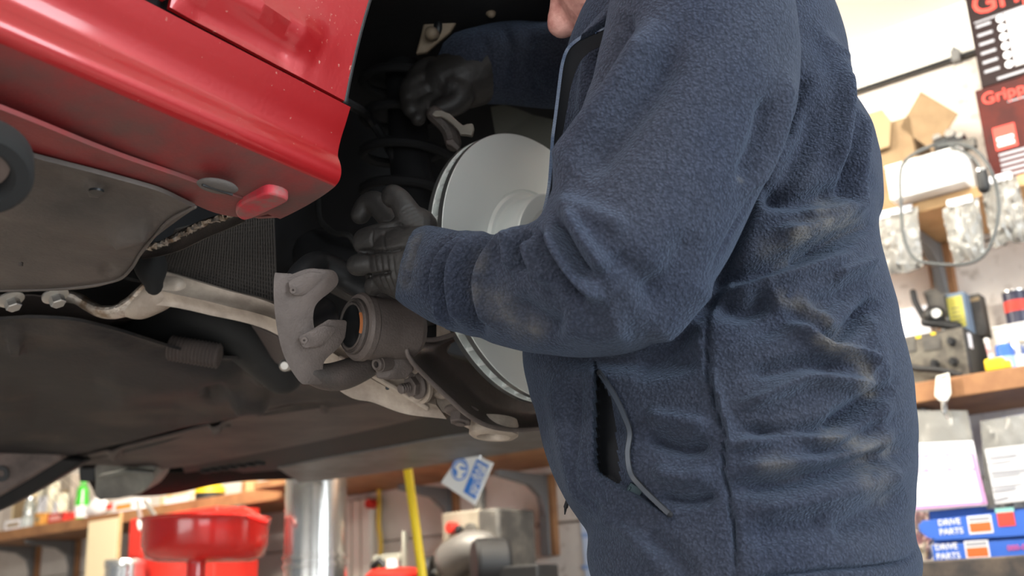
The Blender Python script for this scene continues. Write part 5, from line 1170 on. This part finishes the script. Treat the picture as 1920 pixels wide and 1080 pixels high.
# --- hanging white tag with wire
t = empty('hang_tag', onw(1770, 726, .325), 'white plastic tag hanging on a wire from the long shelf', 'tag')
b = MB(); b.prism([onw(x, y, .325) for x, y in ((1756, 706), (1780, 699), (1784, 738), (1777, 752), (1762, 752), (1753, 742))], WN * .004); b.build('tag_plate', mat('cream_plastic', (.82, .80, .72), .5), t, bevel=.0015)
b = MB(); b.prism([onw(x, y, .328) for x, y in ((1764, 708), (1776, 703), (1776, 706), (1764, 711))], WN * .002); b.build('red_mark', RTXT, t, smooth=0)
b = MB(); b.tube([onw(1770, 752, .327), onw(1771, 774, .327)], .007, 8); b.tube([onw(1772, 774, .327), onw(1790, 803, .327)], .0035, 8); b.build('hook', CHROME, t)

# --- bags with paper slips and cards below the long shelf
def sheetbag(pts, q, label, seed, paper=None, border=None, lines=0, w_name='paper_bag'):
    t = empty(w_name, onw(*pts[2], q), label, 'plastic bag'); r = np.random.default_rng(seed)
    A = [np.array(onw(*p_, q)) for p_ in pts]; n = 14; G = np.zeros((n, n, 3))
    for i in range(n):
        for j in range(n):
            u, v = j / (n - 1), i / (n - 1); X = (A[0] * (1 - u) + A[1] * u) * (1 - v) + (A[3] * (1 - u) + A[2] * u) * v; G[i, j] = X + WN * (.012 * math.sin(math.pi * u) * math.sin(math.pi * v) + .003 * r.normal())
    b = MB(); b.grid(G, thick=-WN * .012); b.build('bag_film', CLEAR, t, smooth=30)
    return t
t = sheetbag([(1690, 770), (1812, 770), (1850, 950), (1700, 955)], .33, 'clear bag with a white purple-edged slip above the blue boxes', 31)
b = MB(); b.prism([onw(x, y, .352) for x, y in ((1700, 832), (1824, 826), (1850, 948), (1700, 958))], -WN * .002); b.build('paper_slip', PAPER, t, smooth=0)
for P4 in (((1820, 850), (1827, 850), (1852, 945), (1843, 946)), ((1700, 853), (1822, 848), (1822, 850), (1700, 856)), ((1700, 882), (1830, 878), (1830, 880), (1700, 885)), ((1735, 856), (1738, 856), (1738, 884), (1735, 884)), ((1775, 854), (1778, 854), (1782, 881), (1779, 881)), ((1700, 950), (1846, 940), (1848, 946), (1700, 957))):
    b = MB(); b.prism([onw(x, y, .353) for x, y in P4], WN * .0008); b.build('print_line', PINK, t, smooth=0)
t = sheetbag([(1838, 790), (1960, 770), (1965, 950), (1850, 955)], .335, 'clear bag with a grey printed slip at the right frame edge', 32)
b = MB(); b.prism([onw(x, y, .354) for x, y in ((1846, 842), (1950, 830), (1956, 935), (1866, 945))], -WN * .002); b.build('paper_slip', mat('grey_white_paper', (.62, .61, .62), .8), t, smooth=0)
for k, (y, w_, h_) in enumerate(((856, 50, 5), (868, 40, 2), (884, 66, 5), (893, 56, 2), (912, 60, 2), (918, 48, 5), (936, 34, 4))):
    b = MB(); b.prism([onw(x, yy, .355) for x, yy in ((1856 + k * 1.5, y), (1856 + w_, y - 6), (1856 + w_, y - 6 + h_), (1856 + k * 1.5, y + h_))], WN * .0008); b.build('print_line', GTXT, t, smooth=0)
b = MB(); b.prism([onw(x, y, .10) for x, y in ((1876, 782), (1960, 768), (1962, 822), (1882, 832))], WN * .003); tag(b.build('price_card', PAPER), 'plain white card pinned under the shelf at the right edge', 'card')
# --- purple-pink wrappers left of the blue boxes, on the bench
# --- blue cartons on the bench, upper one open
ZB = 1.0185
def blue_text(t, s_, z_, q, k=1.0):
    text('DRIVE', 'lettering', wp(s_, z_ + .012 * k, q), -WS, Z3, .020 * k, WTXT, t); text('PARTS', 'lettering', wp(s_, z_ - .010 * k, q), -WS, Z3, .020 * k, WTXT, t)
    wbox(s_ - .125 * k, s_ - .070 * k, z_ - .014 * k, z_ + .028 * k, q - .0006, q + .0004).build('logo_frame', WTXT, t, smooth=0)
    wbox(s_ - .122 * k, s_ - .073 * k, z_ - .010 * k, z_ + .012 * k, q, q + .0008).build('logo_panel', mat('orange_red_print', (.80, .13, .03), .6), t, smooth=0)
    wbox(s_ - .122 * k, s_ - .073 * k, z_ + .015 * k, z_ + .025 * k, q, q + .0008).build('print_line', GTXT, t, smooth=0)
sA = sz(1748, 1035, .34)[0]; zA = sz(1830, 1016, .34)[1]; zA0 = sz(1830, 1060, .34)[1]
ZB = .0 + 1.019
t = empty('blue_carton', wp(sA - .2, ZB, .2), 'blue parts carton with pink lettering, lower of the two at the right', 'carton', 'blue parts cartons')
wbox(sA - .48, sA, ZB + .001, zA, .10, .34).build('carton_body', BLUE, t, bevel=.002)
blue_text(t, sA - .008, (zA0 + zA) / 2 + .002, .3412, .95); text('000-000000-0', 'lettering', wp(sA - .165, (zA0 + zA) / 2 + .002, .3412), -WS, Z3, .016, PTXT, t, width=.095)
wbox(sA - .30, sA - .262, zA0 + .012, zA - .006, .3405, .3412).build('red_patch', RTXT, t, smooth=0)
wbox(sA - .48, sA, ZB + .0015, ZB + .006, .340, .3412).build('pale_edge', BLUEL, t, smooth=0)
zB = sz(1850, 957, .34)[1]
t = empty('blue_carton', wp(sA - .2, zA + .001, .2), 'opened blue parts carton with a rounded flap, upper of the two', 'carton', 'blue parts cartons')
sB = sz(1742, 975, .33)[0]
wbox(sB - .48, sB, zA + .002, sz(1850, 948, .33)[1], .10, .325).build('carton_body', BLUE, t, bevel=.002)
fl_ = [(1722, 984), (1730, 976), (1745, 975), (1920, 955), (1990, 947), (1990, 997), (1900, 1006), (1756, 1013), (1738, 1008), (1724, 996)]
b = MB(); b.prism([onw(x, y, .345) for x, y in fl_], -WN * .004); f_ = b.build('front_flap', BLUE, t, bevel=.001)
blue_text(t, sz(1760, 990, .346)[0], sz(1790, 993, .346)[1], .3462, .95)
s_, z_ = sz(1886, 971, .346); wbox(s_ - .018, s_ + .018, z_ - .018, z_ + .018, .3455, .3465).build('seal_sticker', RTXT, t, smooth=0); wbox(s_ - .02, s_ + .02, z_ + .012, z_ + .022, .3465, .347).build('sticker_edge', mat('holo_green', (.3, .6, .55), .3), t, smooth=0)
t = empty('wrapper', onw(1725, 1000, .30), 'crumpled pink and cream wrappers left of the blue cartons', 'wrapper')
b = MB(); G = np.array([[wp(sz(1712 + 32 * u, 960 + 90 * v, .28)[0], sz(1712 + 32 * u, 960 + 90 * v, .28)[1], .28 + .01 * rng.normal()) for u in np.linspace(0, 1, 9)] for v in np.linspace(0, 1, 12)]); b.grid(G, thick=-WN * .012)
b.build('wrapper_sheet', mat('pink_cream_wrapper', (.72, .40, .42), .5, col2=(.75, .68, .55), vscale=25), t, smooth=20)

# --- light blue notice low on the wall, just left of the mechanic
t = empty('wall_notice', onw(1096, 1010, .02), 'pale blue and white notice sheet on the wall at the jacket edge', 'notice')
b = MB(); b.prism([onw(x, y, .006) for x, y in ((1086, 945), (1150, 940), (1150, 1085), (1098, 1085))], WN * .002); b.build('sheet', mat('pale_blue_paper', (.60, .70, .88), .7), t, smooth=0)
for y in (955, 1000, 1060):
    b = MB(); b.prism([onw(x, yy, .009) for x, yy in ((1090, y), (1140, y - 3), (1140, y + 5), (1092, y + 8))], WN * .0008); b.build('print_line', BLUEL, t, smooth=0)

# --- hanging sign with blue symbol
SG = mat('white_sign_plastic', (.86, .86, .84), .4); SB = mat('sign_blue', (.05, .22, .68), .45)
qs = 1.0
c4 = [onw(*p_, qs) for p_ in ((826, 905), (868, 842), (925, 868), (890, 948))]
t = empty('safety_sign', c4[3], 'white eye-protection sign with blue symbol hanging tilted below the car', 'sign')
b = MB(); b.prism(smoothpoly(c4, 1), -WN * .003); b.build('sign_plate', SG, t, bevel=.0015)
def sgp(x, y): return onw(x, y, qs + .001)
def disc_on(x, y, r, m, name, rr=0.0, lift=.001):
    b = MB(); c_ = onw(x, y, qs + lift); b.lathe([(rr, 0), (r, 0), (r, .0008), (rr, .0008)] if rr else [(0, 0), (r, 0), (r, .0008), (0, .0008)], c_, WN, 40, closed=bool(rr)); b.build(name, m, t)
k_ = ((onw(860, 880, qs) - CAM) @ CF) / FPX * 1.1
disc_on(862, 880, 19 * k_, SB, 'symbol_ring'); disc_on(862, 880, 16.5 * k_, SG, 'symbol_gap', lift=.0018); disc_on(862, 880, 15 * k_, SB, 'symbol_disc', lift=.0026)
b = MB(); b.prism([onw(x, y, qs + .0036) for x, y in ((864, 866), (872, 872), (874, 884), (866, 890), (868, 897), (856, 896), (858, 884), (852, 876), (858, 868))], WN * .0006); b.build('head_symbol', SG, t, smooth=0)
b = MB(); b.prism([onw(x, y, qs + .0043) for x, y in ((863, 874), (874, 878), (873, 882), (862, 879))], WN * .0006); b.build('goggle_symbol', SB, t, smooth=0)
b = MB(); b.prism([onw(x, y, qs + .002) for x, y in ((894, 861), (916, 873), (891, 936), (869, 922))], WN * .0006); b.build('text_panel', SB, t, smooth=0)
for rowi, word in enumerate(('EYE', 'PROTECTION', 'MUST BE', 'WORN')):
    f = (rowi + .5) / 4; p0 = np.array((894, 861)) * (1 - f) + np.array((916, 873)) * f; p1 = np.array((869, 922)) * (1 - f) + np.array((891, 936)) * f
    A0, A1 = onw(*(p0 * .95 + p1 * .05), qs + .003), onw(*(p0 * .05 + p1 * .95), qs + .003); xd = nrm(A1 - A0); yd = nrm(onw(p0[0] + 2, p0[1] + 1, qs) - onw(*p0, qs)); 
    text(word, 'lettering', A0 - 0 * yd, xd, -yd if np.dot(np.cross(xd, yd), WN) < 0 else yd, .020, SG, t, width=np.linalg.norm(A1 - A0) * (.5 if rowi in (0, 3) else .95))
b = MB(); b.tube([onw(900, 862, qs + .0), onw(905, 820, qs), onw(905, 790, qs)], .0015, 6, n=8); b.build('hanging_wire', CHROME, t)

# --- yellow pole and thin yellow hose
x0, x1 = onw(763, 868, .95), onw(796, 1110, .95)
d_ = nrm(x1 - x0); t = empty('yellow_pole', x0 + d_ * (x0[2] / -d_[2]), 'long straight yellow pole leaning below the car, right of the flue', 'pole'); d_ = nrm(x1 - x0)
b = MB(); b.tube([x0, x0 + d_ * ((x0[2] - .012) / -d_[2])], .0115, 14, False); b.build('shaft', YEL, t)
b = MB(); b.lathe([(0, 0), (.013, 0), (.013, .02), (0, .02)], x0 - d_ * .004, d_, 16); b.build('end_cap', YEL, t)
t = empty('air_line', onw(712, 980, .05), 'thin yellow air line running down the wall beside the pale panels', 'hose')
b = MB(); b.tube([onw(708, 880, .05), onw(711, 930, .05), onw(710, 980, .05), onw(714, 1020, .05), onw(712, 1060, .05)], .009, 10, n=30); b.build('hose', mat('old_yellow_hose', (.72, .50, .06), .5), t)
b = MB(); b.lathe([(0, 0), (.018, 0), (.018, .03), (0, .03)], onw(701, 945, .07), WN, 16); b.build('tap_knob', REDM, t)
# --- pale upright panels beside the flue
for i, (xa, xb) in enumerate(((640, 655), (656, 672), (673, 690))):
    a0_, a1_, _, _ = bxp(xa, 900, xb, 1070, .06 + .01 * i, 0); t = empty('pale_board', wp((a0_ + a1_) / 2, 1.02, .05), ['pale upright board nearest to the flue pipe', 'pale upright board between the other two beside the flue', 'pale upright board nearest to the yellow hose'][i], 'board', 'pale boards beside the flue')
    wbox(a0_ + .002, a1_ - .002, 1.02, 1.395, .02, .05 + .01 * i).build('board_face', mat('off_white_board', (.80, .77, .70), .6), t, bevel=.003)
    wbox(a0_ + .01, a1_ - .01, 1.396, 1.398, .02, .05 + .01 * i).build('board_top', CARDL, t, smooth=0)
# coiled cream hose just above
t = empty('hose_coil', onw(668, 898, .5), 'coil of thin cream hose hanging between flue and yellow hose', 'hose')
for k in range(3):
    b = MB(); c_ = onw(668, 897 + 2 * k, .06 + .012 * k); b.tube([c_ + WS * .055 * math.cos(a) + Z3 * .026 * math.sin(a) for a in np.linspace(0, 2 * math.pi, 40)], .004, 8, False); b.build('coil_turn', mat('cream_hose', (.62, .60, .45), .5), t)

# --- pillar grinder / machine with red stop button
a0_, a1_, zb_, zt_2 = bxp(829, 958, 902, 1075, .40, 0)
t = empty('bench_machine', wp((a0_ + a1_) / 2, 1.019, .3), 'beige bench machine with a red stop button and dark guard', 'machine')
b = MB(); b.box(wp((a0_ + a1_) / 2, (1.02 + zt_2) / 2, .32), AX, ((a1_ - a0_) / 2, .08, (zt_2 - 1.02) / 2)); b.build('housing', TANM, t, bevel=.006)
a2_, a3_, _, zt3 = bxp(900, 953, 940, 1075, .42, 0)
b = MB(); b.box(wp((a2_ + a3_) / 2, (1.02 + zt3) / 2, .34), AX, ((a3_ - a2_) / 2, .09, (zt3 - 1.02) / 2)); b.build('side_cover', DGREY, t, bevel=.01)
def knob(x, y, q, r, h, m, name, par=t):
    b = MB(); b.lathe([(0, 0), (r, 0), (r, h * .8), (r * .8, h), (0, h)], onw(x, y, q), WN, 24); return b.build(name, m, par, smooth=40)
knob(853, 990, .40, .018, .03, REDM, 'stop_button'); knob(863, 993, .40, .012, .02, BLACKP, 'switch'); knob(884, 998, .40, .028, .01, DGREY, 'dial'); knob(856, 1009, .40, .008, .012, GREEN, 'start_button')
b = MB(); b.tube([onw(900, 960, .36), onw(898, 935, .36), onw(900, 920, .36)], .018, 12); b.build('motor_neck', DGREY, t)
b = MB(); b.tube([onw(850, 1050, .44), onw(880, 1030, .46), onw(905, 1028, .46)], [.06, .055, .05], 24, n=10); b.build('belt_guard', mat('worn_grey_paint', (.16, .15, .14), .45, .3), t)
c_ = onw(920, 1050, .52); c_[2] = 1.092; b = MB(); b.lathe([(0, -.05), (.064, -.05), (.072, -.04), (.072, .04), (.064, .05), (0, .05)], c_, nrm(WN * .75 + WS * .6), 36); g1 = b.build('wheel_guard', BLACKP, t, smooth=30)
b = MB(); c_ = onw(975, 1075, .50); c_[2] = 1.05; b.box(c_, AX, (.10, .05, .03)); b.build('machine_base', BLACKP, t, bevel=.006)
t = empty('grinding_wheel', onw(808, 1075, .5), 'dark round wheel on a spindle beside the yellow pole', 'wheel'); b = MB(); b.lathe([(0, -.012), (.05, -.012), (.05, .012), (0, .012)], onw(808, 1074, .45), nrm(WN * .35 + WS * .95), 30); b.build('wheel_disc', BLACKP, t, smooth=30); b = MB(); b.lathe([(0, -.02), (.012, -.02), (.012, .02), (0, .02)], onw(808, 1074, .45), nrm(WN * .35 + WS * .95), 14); b.build('spindle', CHROME, t)
s_ = sz(984, 1060, .25)[0]; t = empty('grey_cup', wp(s_, 1.1, .22), 'grey plastic cup behind the dark wheel guard', 'cup'); zc3 = sz(984, 1042, .25)[1]
b = MB(); b.lathe([(0, 1.02), (.022, 1.02), (.030, zc3), (.028, zc3), (.020, 1.024), (0, 1.024)], wp(s_, 0, .25), Z3, 24); b.build('cup_body', mat('grey_blue_plastic', (.20, .24, .27), .5), t, smooth=30); b = MB(); b.tube([wp(s_, zc3 - .01, .28), wp(s_, zc3 + .02, .26)], .003, 6); b.build('stirring_stick', WHITE, t)
# red lidded jar and metal bits at the bottom centre
s_ = sz(740, 1075, .45)[0]; t = empty('red_canister', wp(s_, 1.019, .45), 'red canister with a white neck at the bottom centre, left of the yellow pole', 'canister')
b = MB(); zc4 = sz(740, 1066, .45)[1]; b.lathe([(0, 1.02), (.09, 1.02), (.095, zc4 - .02), (.07, zc4), (0, zc4 + .003)], wp(s_, 0, .45), Z3, 32); b.build('canister_body', REDM, t, smooth=40); b = MB(); b.lathe([(0, zc4), (.02, zc4), (.018, zc4 + .03), (0, zc4 + .03)], wp(s_ + .01, 0, .45), Z3, 16); b.build('neck', WHITE, t)
t = empty('clamp_stand', onw(740, 1040, .30), 'pale metal clamp standing behind the red canister', 'clamp')
b = MB(); b.box(onw(728, 1046, .30), AX, (.065, .01, .012)); b.box(onw(759, 1030, .30), AX, (.006, .01, .06)); b.build('clamp_frame', mat('pale_worn_metal', (.5, .5, .42), .5, .5), t, bevel=.003); b = MB(); b.tube([onw(700, 1062, .31), onw(712, 1050, .31), onw(726, 1066, .31)], .012, 10); b.build('clamp_jaw', BLACKP, t)

# --- red oil drainer bowl on its stand in front of the bench
qd = 1.0
cD = onw(370, 1010, qd); k_ = ((cD - CAM) @ CF) / FPX
Rr = 117 * k_
t = empty('oil_drainer', np.array([cD[0], cD[1], 0.0]), 'glossy red oil drain bowl on a stand, below the car at the left', 'drain bowl')
zr = onw(370, 976, qd)[2]; hh = 78 * k_
b = MB(); b.lathe([(.02, zr - hh), (Rr * .72, zr - hh * .98), (Rr * .90, zr - hh * .88), (Rr * .98, zr - hh * .62), (Rr * .99, zr - hh * .12), (Rr * 1.0, zr - .004), (Rr * 1.03, zr), (Rr * 1.02, zr + .004), (Rr * .97, zr), (Rr * .95, zr - hh * .5), (Rr * .85, zr - hh * .82), (Rr * .6, zr - hh * .94), (.018, zr - hh * .95)], (cD[0], cD[1], 0), nrm(Z3 + .02 * CR), 72); b.build('bowl', REDP2, t, smooth=50)
b = MB(); b.lathe([(.028, .3), (.028, zr - hh + .004)], (cD[0], cD[1], 0), Z3, 20); b.build('stem', REDP2, t); b = MB(); b.lathe([(0, .03), (.16, .03), (.17, .06), (.17, .28), (.15, .30), (0, .30)], (cD[0], cD[1], 0), Z3, 36); b.build('tank', REDP2, t, smooth=30)
for k in range(4):
    a = k * math.pi / 2 + .4; b = MB(); b.lathe([(0, -.012), (.028, -.012), (.028, .012), (0, .012)], (cD[0] + .15 * math.cos(a), cD[1] + .15 * math.sin(a), .0285), CR, 16); b.build('castor', RUBBER, t)
b = MB(); b.tube([onw(468, 968, qd - .02), onw(500, 980, qd - .02)], .008, 8); b.build('side_handle', REDP2, t)
# --- red toolbox behind, open lid
a0_, a1_, zb_, zt_2 = bxp(262, 962, 425, 1060, .45, 0)
t = empty('red_toolbox', wp((a0_ + a1_) / 2, 1.019, .4), 'red metal tool chest standing on the bench behind the drain bowl', 'toolbox')
wbox(a0_, a1_, 1.02, zt_2, .30, .50).build('chest_body', REDM, t, bevel=.006)
b = MB(); b.prism([onw(x, y, .50) for x, y in ((255, 985), (300, 968), (455, 950), (500, 978), (478, 992), (440, 962), (300, 982), (262, 1000))], -WN * .02); b.build('lid_edge', REDM, t, bevel=.003)
b = MB(); b.prism([onw(x, y, .505) for x, y in ((240, 1040), (250, 975), (268, 972), (262, 1045))], -WN * .2); b.build('side_panel', REDM, t, bevel=.003)
wbox((a0_ + a1_) / 2 - .2, (a0_ + a1_) / 2 + .2, zt_2 + .001, zt_2 + .02, .30, .34).build('tray_rail', DGREY, t, bevel=.002)
# --- tin lid, bottom left
s_, z_ = sz(236, 1060, .60); c_ = onw(236, 1058, .60)
t = empty('metal_tin', np.array([c_[0], c_[1], 1.019]), 'round open steel tin with a bright rim at the bottom left', 'tin'); r_ = 38 * ((c_ - CAM) @ CF) / FPX
b = MB(); b.lathe([(0, 1.02), (r_ * .96, 1.02), (r_ * .96, c_[2] - .012), (r_, c_[2] - .01), (r_, c_[2] + .012), (r_ * .97, c_[2] + .016), (0, c_[2] + .017)], (c_[0], c_[1], 0), Z3, 40); b.build('tin_body', CHROME, t, smooth=30)
# --- cream board hanging at the shelf edge
a0_, a1_, zb_, zt_2 = bxp(163, 975, 219, 1090, .325, 0)
t = empty('tall_card', wp((a0_ + a1_) / 2, 1.05, .32), 'tall cream board standing against the long shelf at the left', 'board')
wbox(a0_, a1_, 1.02, zt_2, .313, .328).build('panel_face', CREAM, t, bevel=.003); wbox(a0_ - .012, a0_ - .001, 1.02, zt_2 + .02, .313, .328).build('panel_edge', WOODL, t, bevel=.002)

# --- odds and ends on the left half of the long shelf
def sb(name, label, cat, x0, y0, x1, y1, q, dep, m, part='body', extra=None, group=None):
    a0_, a1_, _, zt_ = bxp(x0, y0, x1, y1, q, 0); t = empty(name, wp((a0_ + a1_) / 2, ZL, q), label, cat, group); wbox(a0_, a1_, ZL + .001, zt_, q - dep, q).build(part, m, t, bevel=.003)
    if extra: wbox(a0_ + (a1_ - a0_) * .15, a1_ - (a1_ - a0_) * .15, ZL + (zt_ - ZL) * .3, ZL + (zt_ - ZL) * .7, q, q + .001).build('label', extra, t, smooth=0)
    return t
sb('cream_carton', 'tall cream carton at the far left of the long shelf', 'carton', 22, 912, 52, 985, .15, .08, CREAM, 'carton_body', CARDL)
sb('card_pack', 'pale card pack beside the tall cream carton', 'pack', 68, 905, 92, 975, .20, .05, mat('ivory_card', (.80, .74, .58), .7), 'pack_body', PAPER)
sb('card_pack', 'ivory card pack left of the grey parts, second from the red box', 'pack', 98, 925, 110, 972, .27, .05, mat('ivory_card', (.8, .74, .58), .7), 'pack_body', PAPER)
sb('brown_carton', 'taupe carton standing high behind the green bottle', 'carton', 112, 890, 132, 965, .12, .08, mat('taupe_card', (.42, .36, .30), .7), 'carton_body', CARDL)
sb('red_box', 'small red box at the shelf edge left of the green bottle', 'box', 89, 962, 119, 980, .29, .06, REDM, 'box_body', mat('pink_label', (.8, .4, .35), .6))
sb('orange_box', 'small orange carton between the clear jars and the red box', 'carton', 64, 962, 76, 984, .29, .05, mat('orange_card', (.65, .30, .06), .6), 'carton_body', CARDL)
sb('paper_pile', 'pile of pale paper packets at the left end of the shelf edge', 'packets', 8, 975, 40, 992, .29, .06, PAPER, 'packet', CARDL)
sb('white_packet', 'white packet lying right of the white cloth on the shelf', 'packet', 212, 937, 252, 951, .25, .08, PAPER, 'packet_body', mat('orange_card', (.65, .3, .06), .6))
sb('orange_carton', 'orange and white carton behind the drain bowl on the shelf', 'carton', 300, 925, 362, 942, .22, .10, mat('pale_orange_card', (.70, .45, .20), .6, col2=(.78, .7, .6), vscale=20), 'carton_body', PAPER)
sb('timber_offcut', 'upright timber offcut on the shelf behind the yellow tape', 'timber', 452, 890, 462, 945, .10, .06, WOODL, 'offcut', WOOD)
# jars
for i, (x, yt) in enumerate(((55, 938), (57, 965))):
    s_ = sz(x, 960, .26 if i else .20)[0]; q_ = .27 if i else .20; hh = max(.03, sz(x, yt, q_)[1] - ZL)
    t = empty('glass_jar', wp(s_, ZL, q_), ['clear jar standing behind another jar near the cream carton', 'low clear jar at the shelf edge beside the orange carton'][i], 'jar', 'clear jars on the shelf')
    b = MB(); b.lathe([(0, .001), (.026, .001), (.028, .006), (.028, hh * .8), (.022, hh * .92), (.022, hh)], wp(s_, ZL, q_), Z3, 24); b.build('glass', mat('jar_glass', (.75, .80, .78), .1, trans=.7), t, smooth=40); b = MB(); b.lathe([(0, hh + .001), (.024, hh + .001), (.024, hh + .014), (0, hh + .014)], wp(s_, ZL, q_), Z3, 24); b.build('lid', CHROME, t, smooth=30)
# green bottle
s_ = sz(155, 930, .2)[0]; hh = sz(157, 908, .2)[1] - ZL
t = empty('green_bottle', wp(s_, ZL, .2), 'bright green bottle with a white label on the long shelf', 'bottle')
b = MB(); b.lathe([(0, .001), (.030, .001), (.032, .01), (.032, hh * .55), (.026, hh * .68), (.028, hh * .8), (.020, hh * .95), (0, hh)], wp(s_, ZL, .2), Z3, 28); b.build('bottle_body', GREEN, t, smooth=40)
b = MB(); b.lathe([(.0325, hh * .12), (.033, hh * .12), (.033, hh * .42), (.0325, hh * .42)], wp(s_, ZL, .2), Z3, 28, closed=True); b.build('label_band', PAPER, t); b = MB(); b.lathe([(0, hh + .0005), (.016, hh + .0005), (.015, hh + .025), (0, hh + .025)], wp(s_, ZL, .2), Z3, 20); b.build('cap', GREEN, t, smooth=30)
# white cloth bag hanging over the edge
t = empty('white_rag', onw(185, 955, .28), 'crumpled white rag beside the green bottle on the shelf', 'rag')
b = MB(); c_ = wp(sz(180, 955, .27)[0], ZL + .045, .26)
b.ell(c_, AX, (.07, .035, .043)); b.ell(c_ + WS * .045 - Z3 * .012, AX, (.05, .03, .03)); b.ell(c_ + Z3 * .03 - WS * .01, AX, (.035, .025, .03)); b.build('cloth', mat('white_cloth', (.82, .80, .80), .9, bump=.5, bscale=30), t, remesh=.007, relax=4)
b = MB(); b.box(onw(205, 950, .315), AX, (.022, .004, .012)); b.build('red_print', RTXT, t, bevel=.001)
# yellow tape
s_ = sz(394, 920, .22)[0]; t = empty('tape_measure', wp(s_, ZL, .22), 'yellow and black tape measure on the shelf above the drain bowl', 'tape measure'); hh = sz(394, 908, .22)[1] - ZL
b = MB(); b.lathe([(0, .001), (.058, .001), (.060, hh * .45), (0, hh * .45)], wp(s_, ZL, .22), Z3, 30); b.build('black_base', BLACKP, t, smooth=30); b = MB(); b.lathe([(0, hh * .46), (.062, hh * .46), (.060, hh * .8), (.04, hh), (0, hh)], wp(s_, ZL, .22), Z3, 30); b.build('yellow_top', YEL, t, smooth=30)
# pliers over the bowl rim
for i, (xa, ya, xb, yb) in enumerate(((258, 940, 264, 980), (272, 940, 300, 980))):
    t = empty('screwdriver', onw(xb, yb, .9), ['silver screwdriver hanging upright above the red bowl', 'silver screwdriver hanging slanted above the red bowl'][i], 'screwdriver', 'screwdrivers above the bowl')
    A0, A1 = onw(xa, ya, .6), onw(xb, yb, .6); b = MB(); b.tube([A0, A1], .008, 10); b.build('shaft', CHROME, t); b = MB(); b.tube([A1, A1 + nrm(A1 - A0) * .02], .014, 12); b.build('handle', mat('pale_handle', (.7, .7, .68), .4), t)
# tangled wires on the left of the shelf
t = empty('wire_tangle', wp(sz(80, 900, .1)[0], ZL, .15), 'tangle of thin dark wires hanging among the cartons at the left', 'wires'); b = MB()
for k in range(9):
    x = rng.uniform(60, 140); b.tube([onw(x + rng.uniform(-25, 25), 880 + rng.uniform(0, 30), .305), onw(x + rng.uniform(-10, 10), 920, .305), onw(x + rng.uniform(-30, 30), 950 + rng.uniform(0, 20), .305)], .0016, 6, n=14)
b.build('wires', BLACKP, t, kind='stuff')

b = MB(); pc = np.array(lp_.location); b.box(P(-22, 296, .715) + CU * -.03 * 0 + np.array([-.33, -.10, -.045]), (nrm((-.95, -.3, 0)), nrm((.3, -.95, 0)), Z3), (.34, .03, .018)); b.build('carrier_arm', LIFT, lp_, bevel=.003)
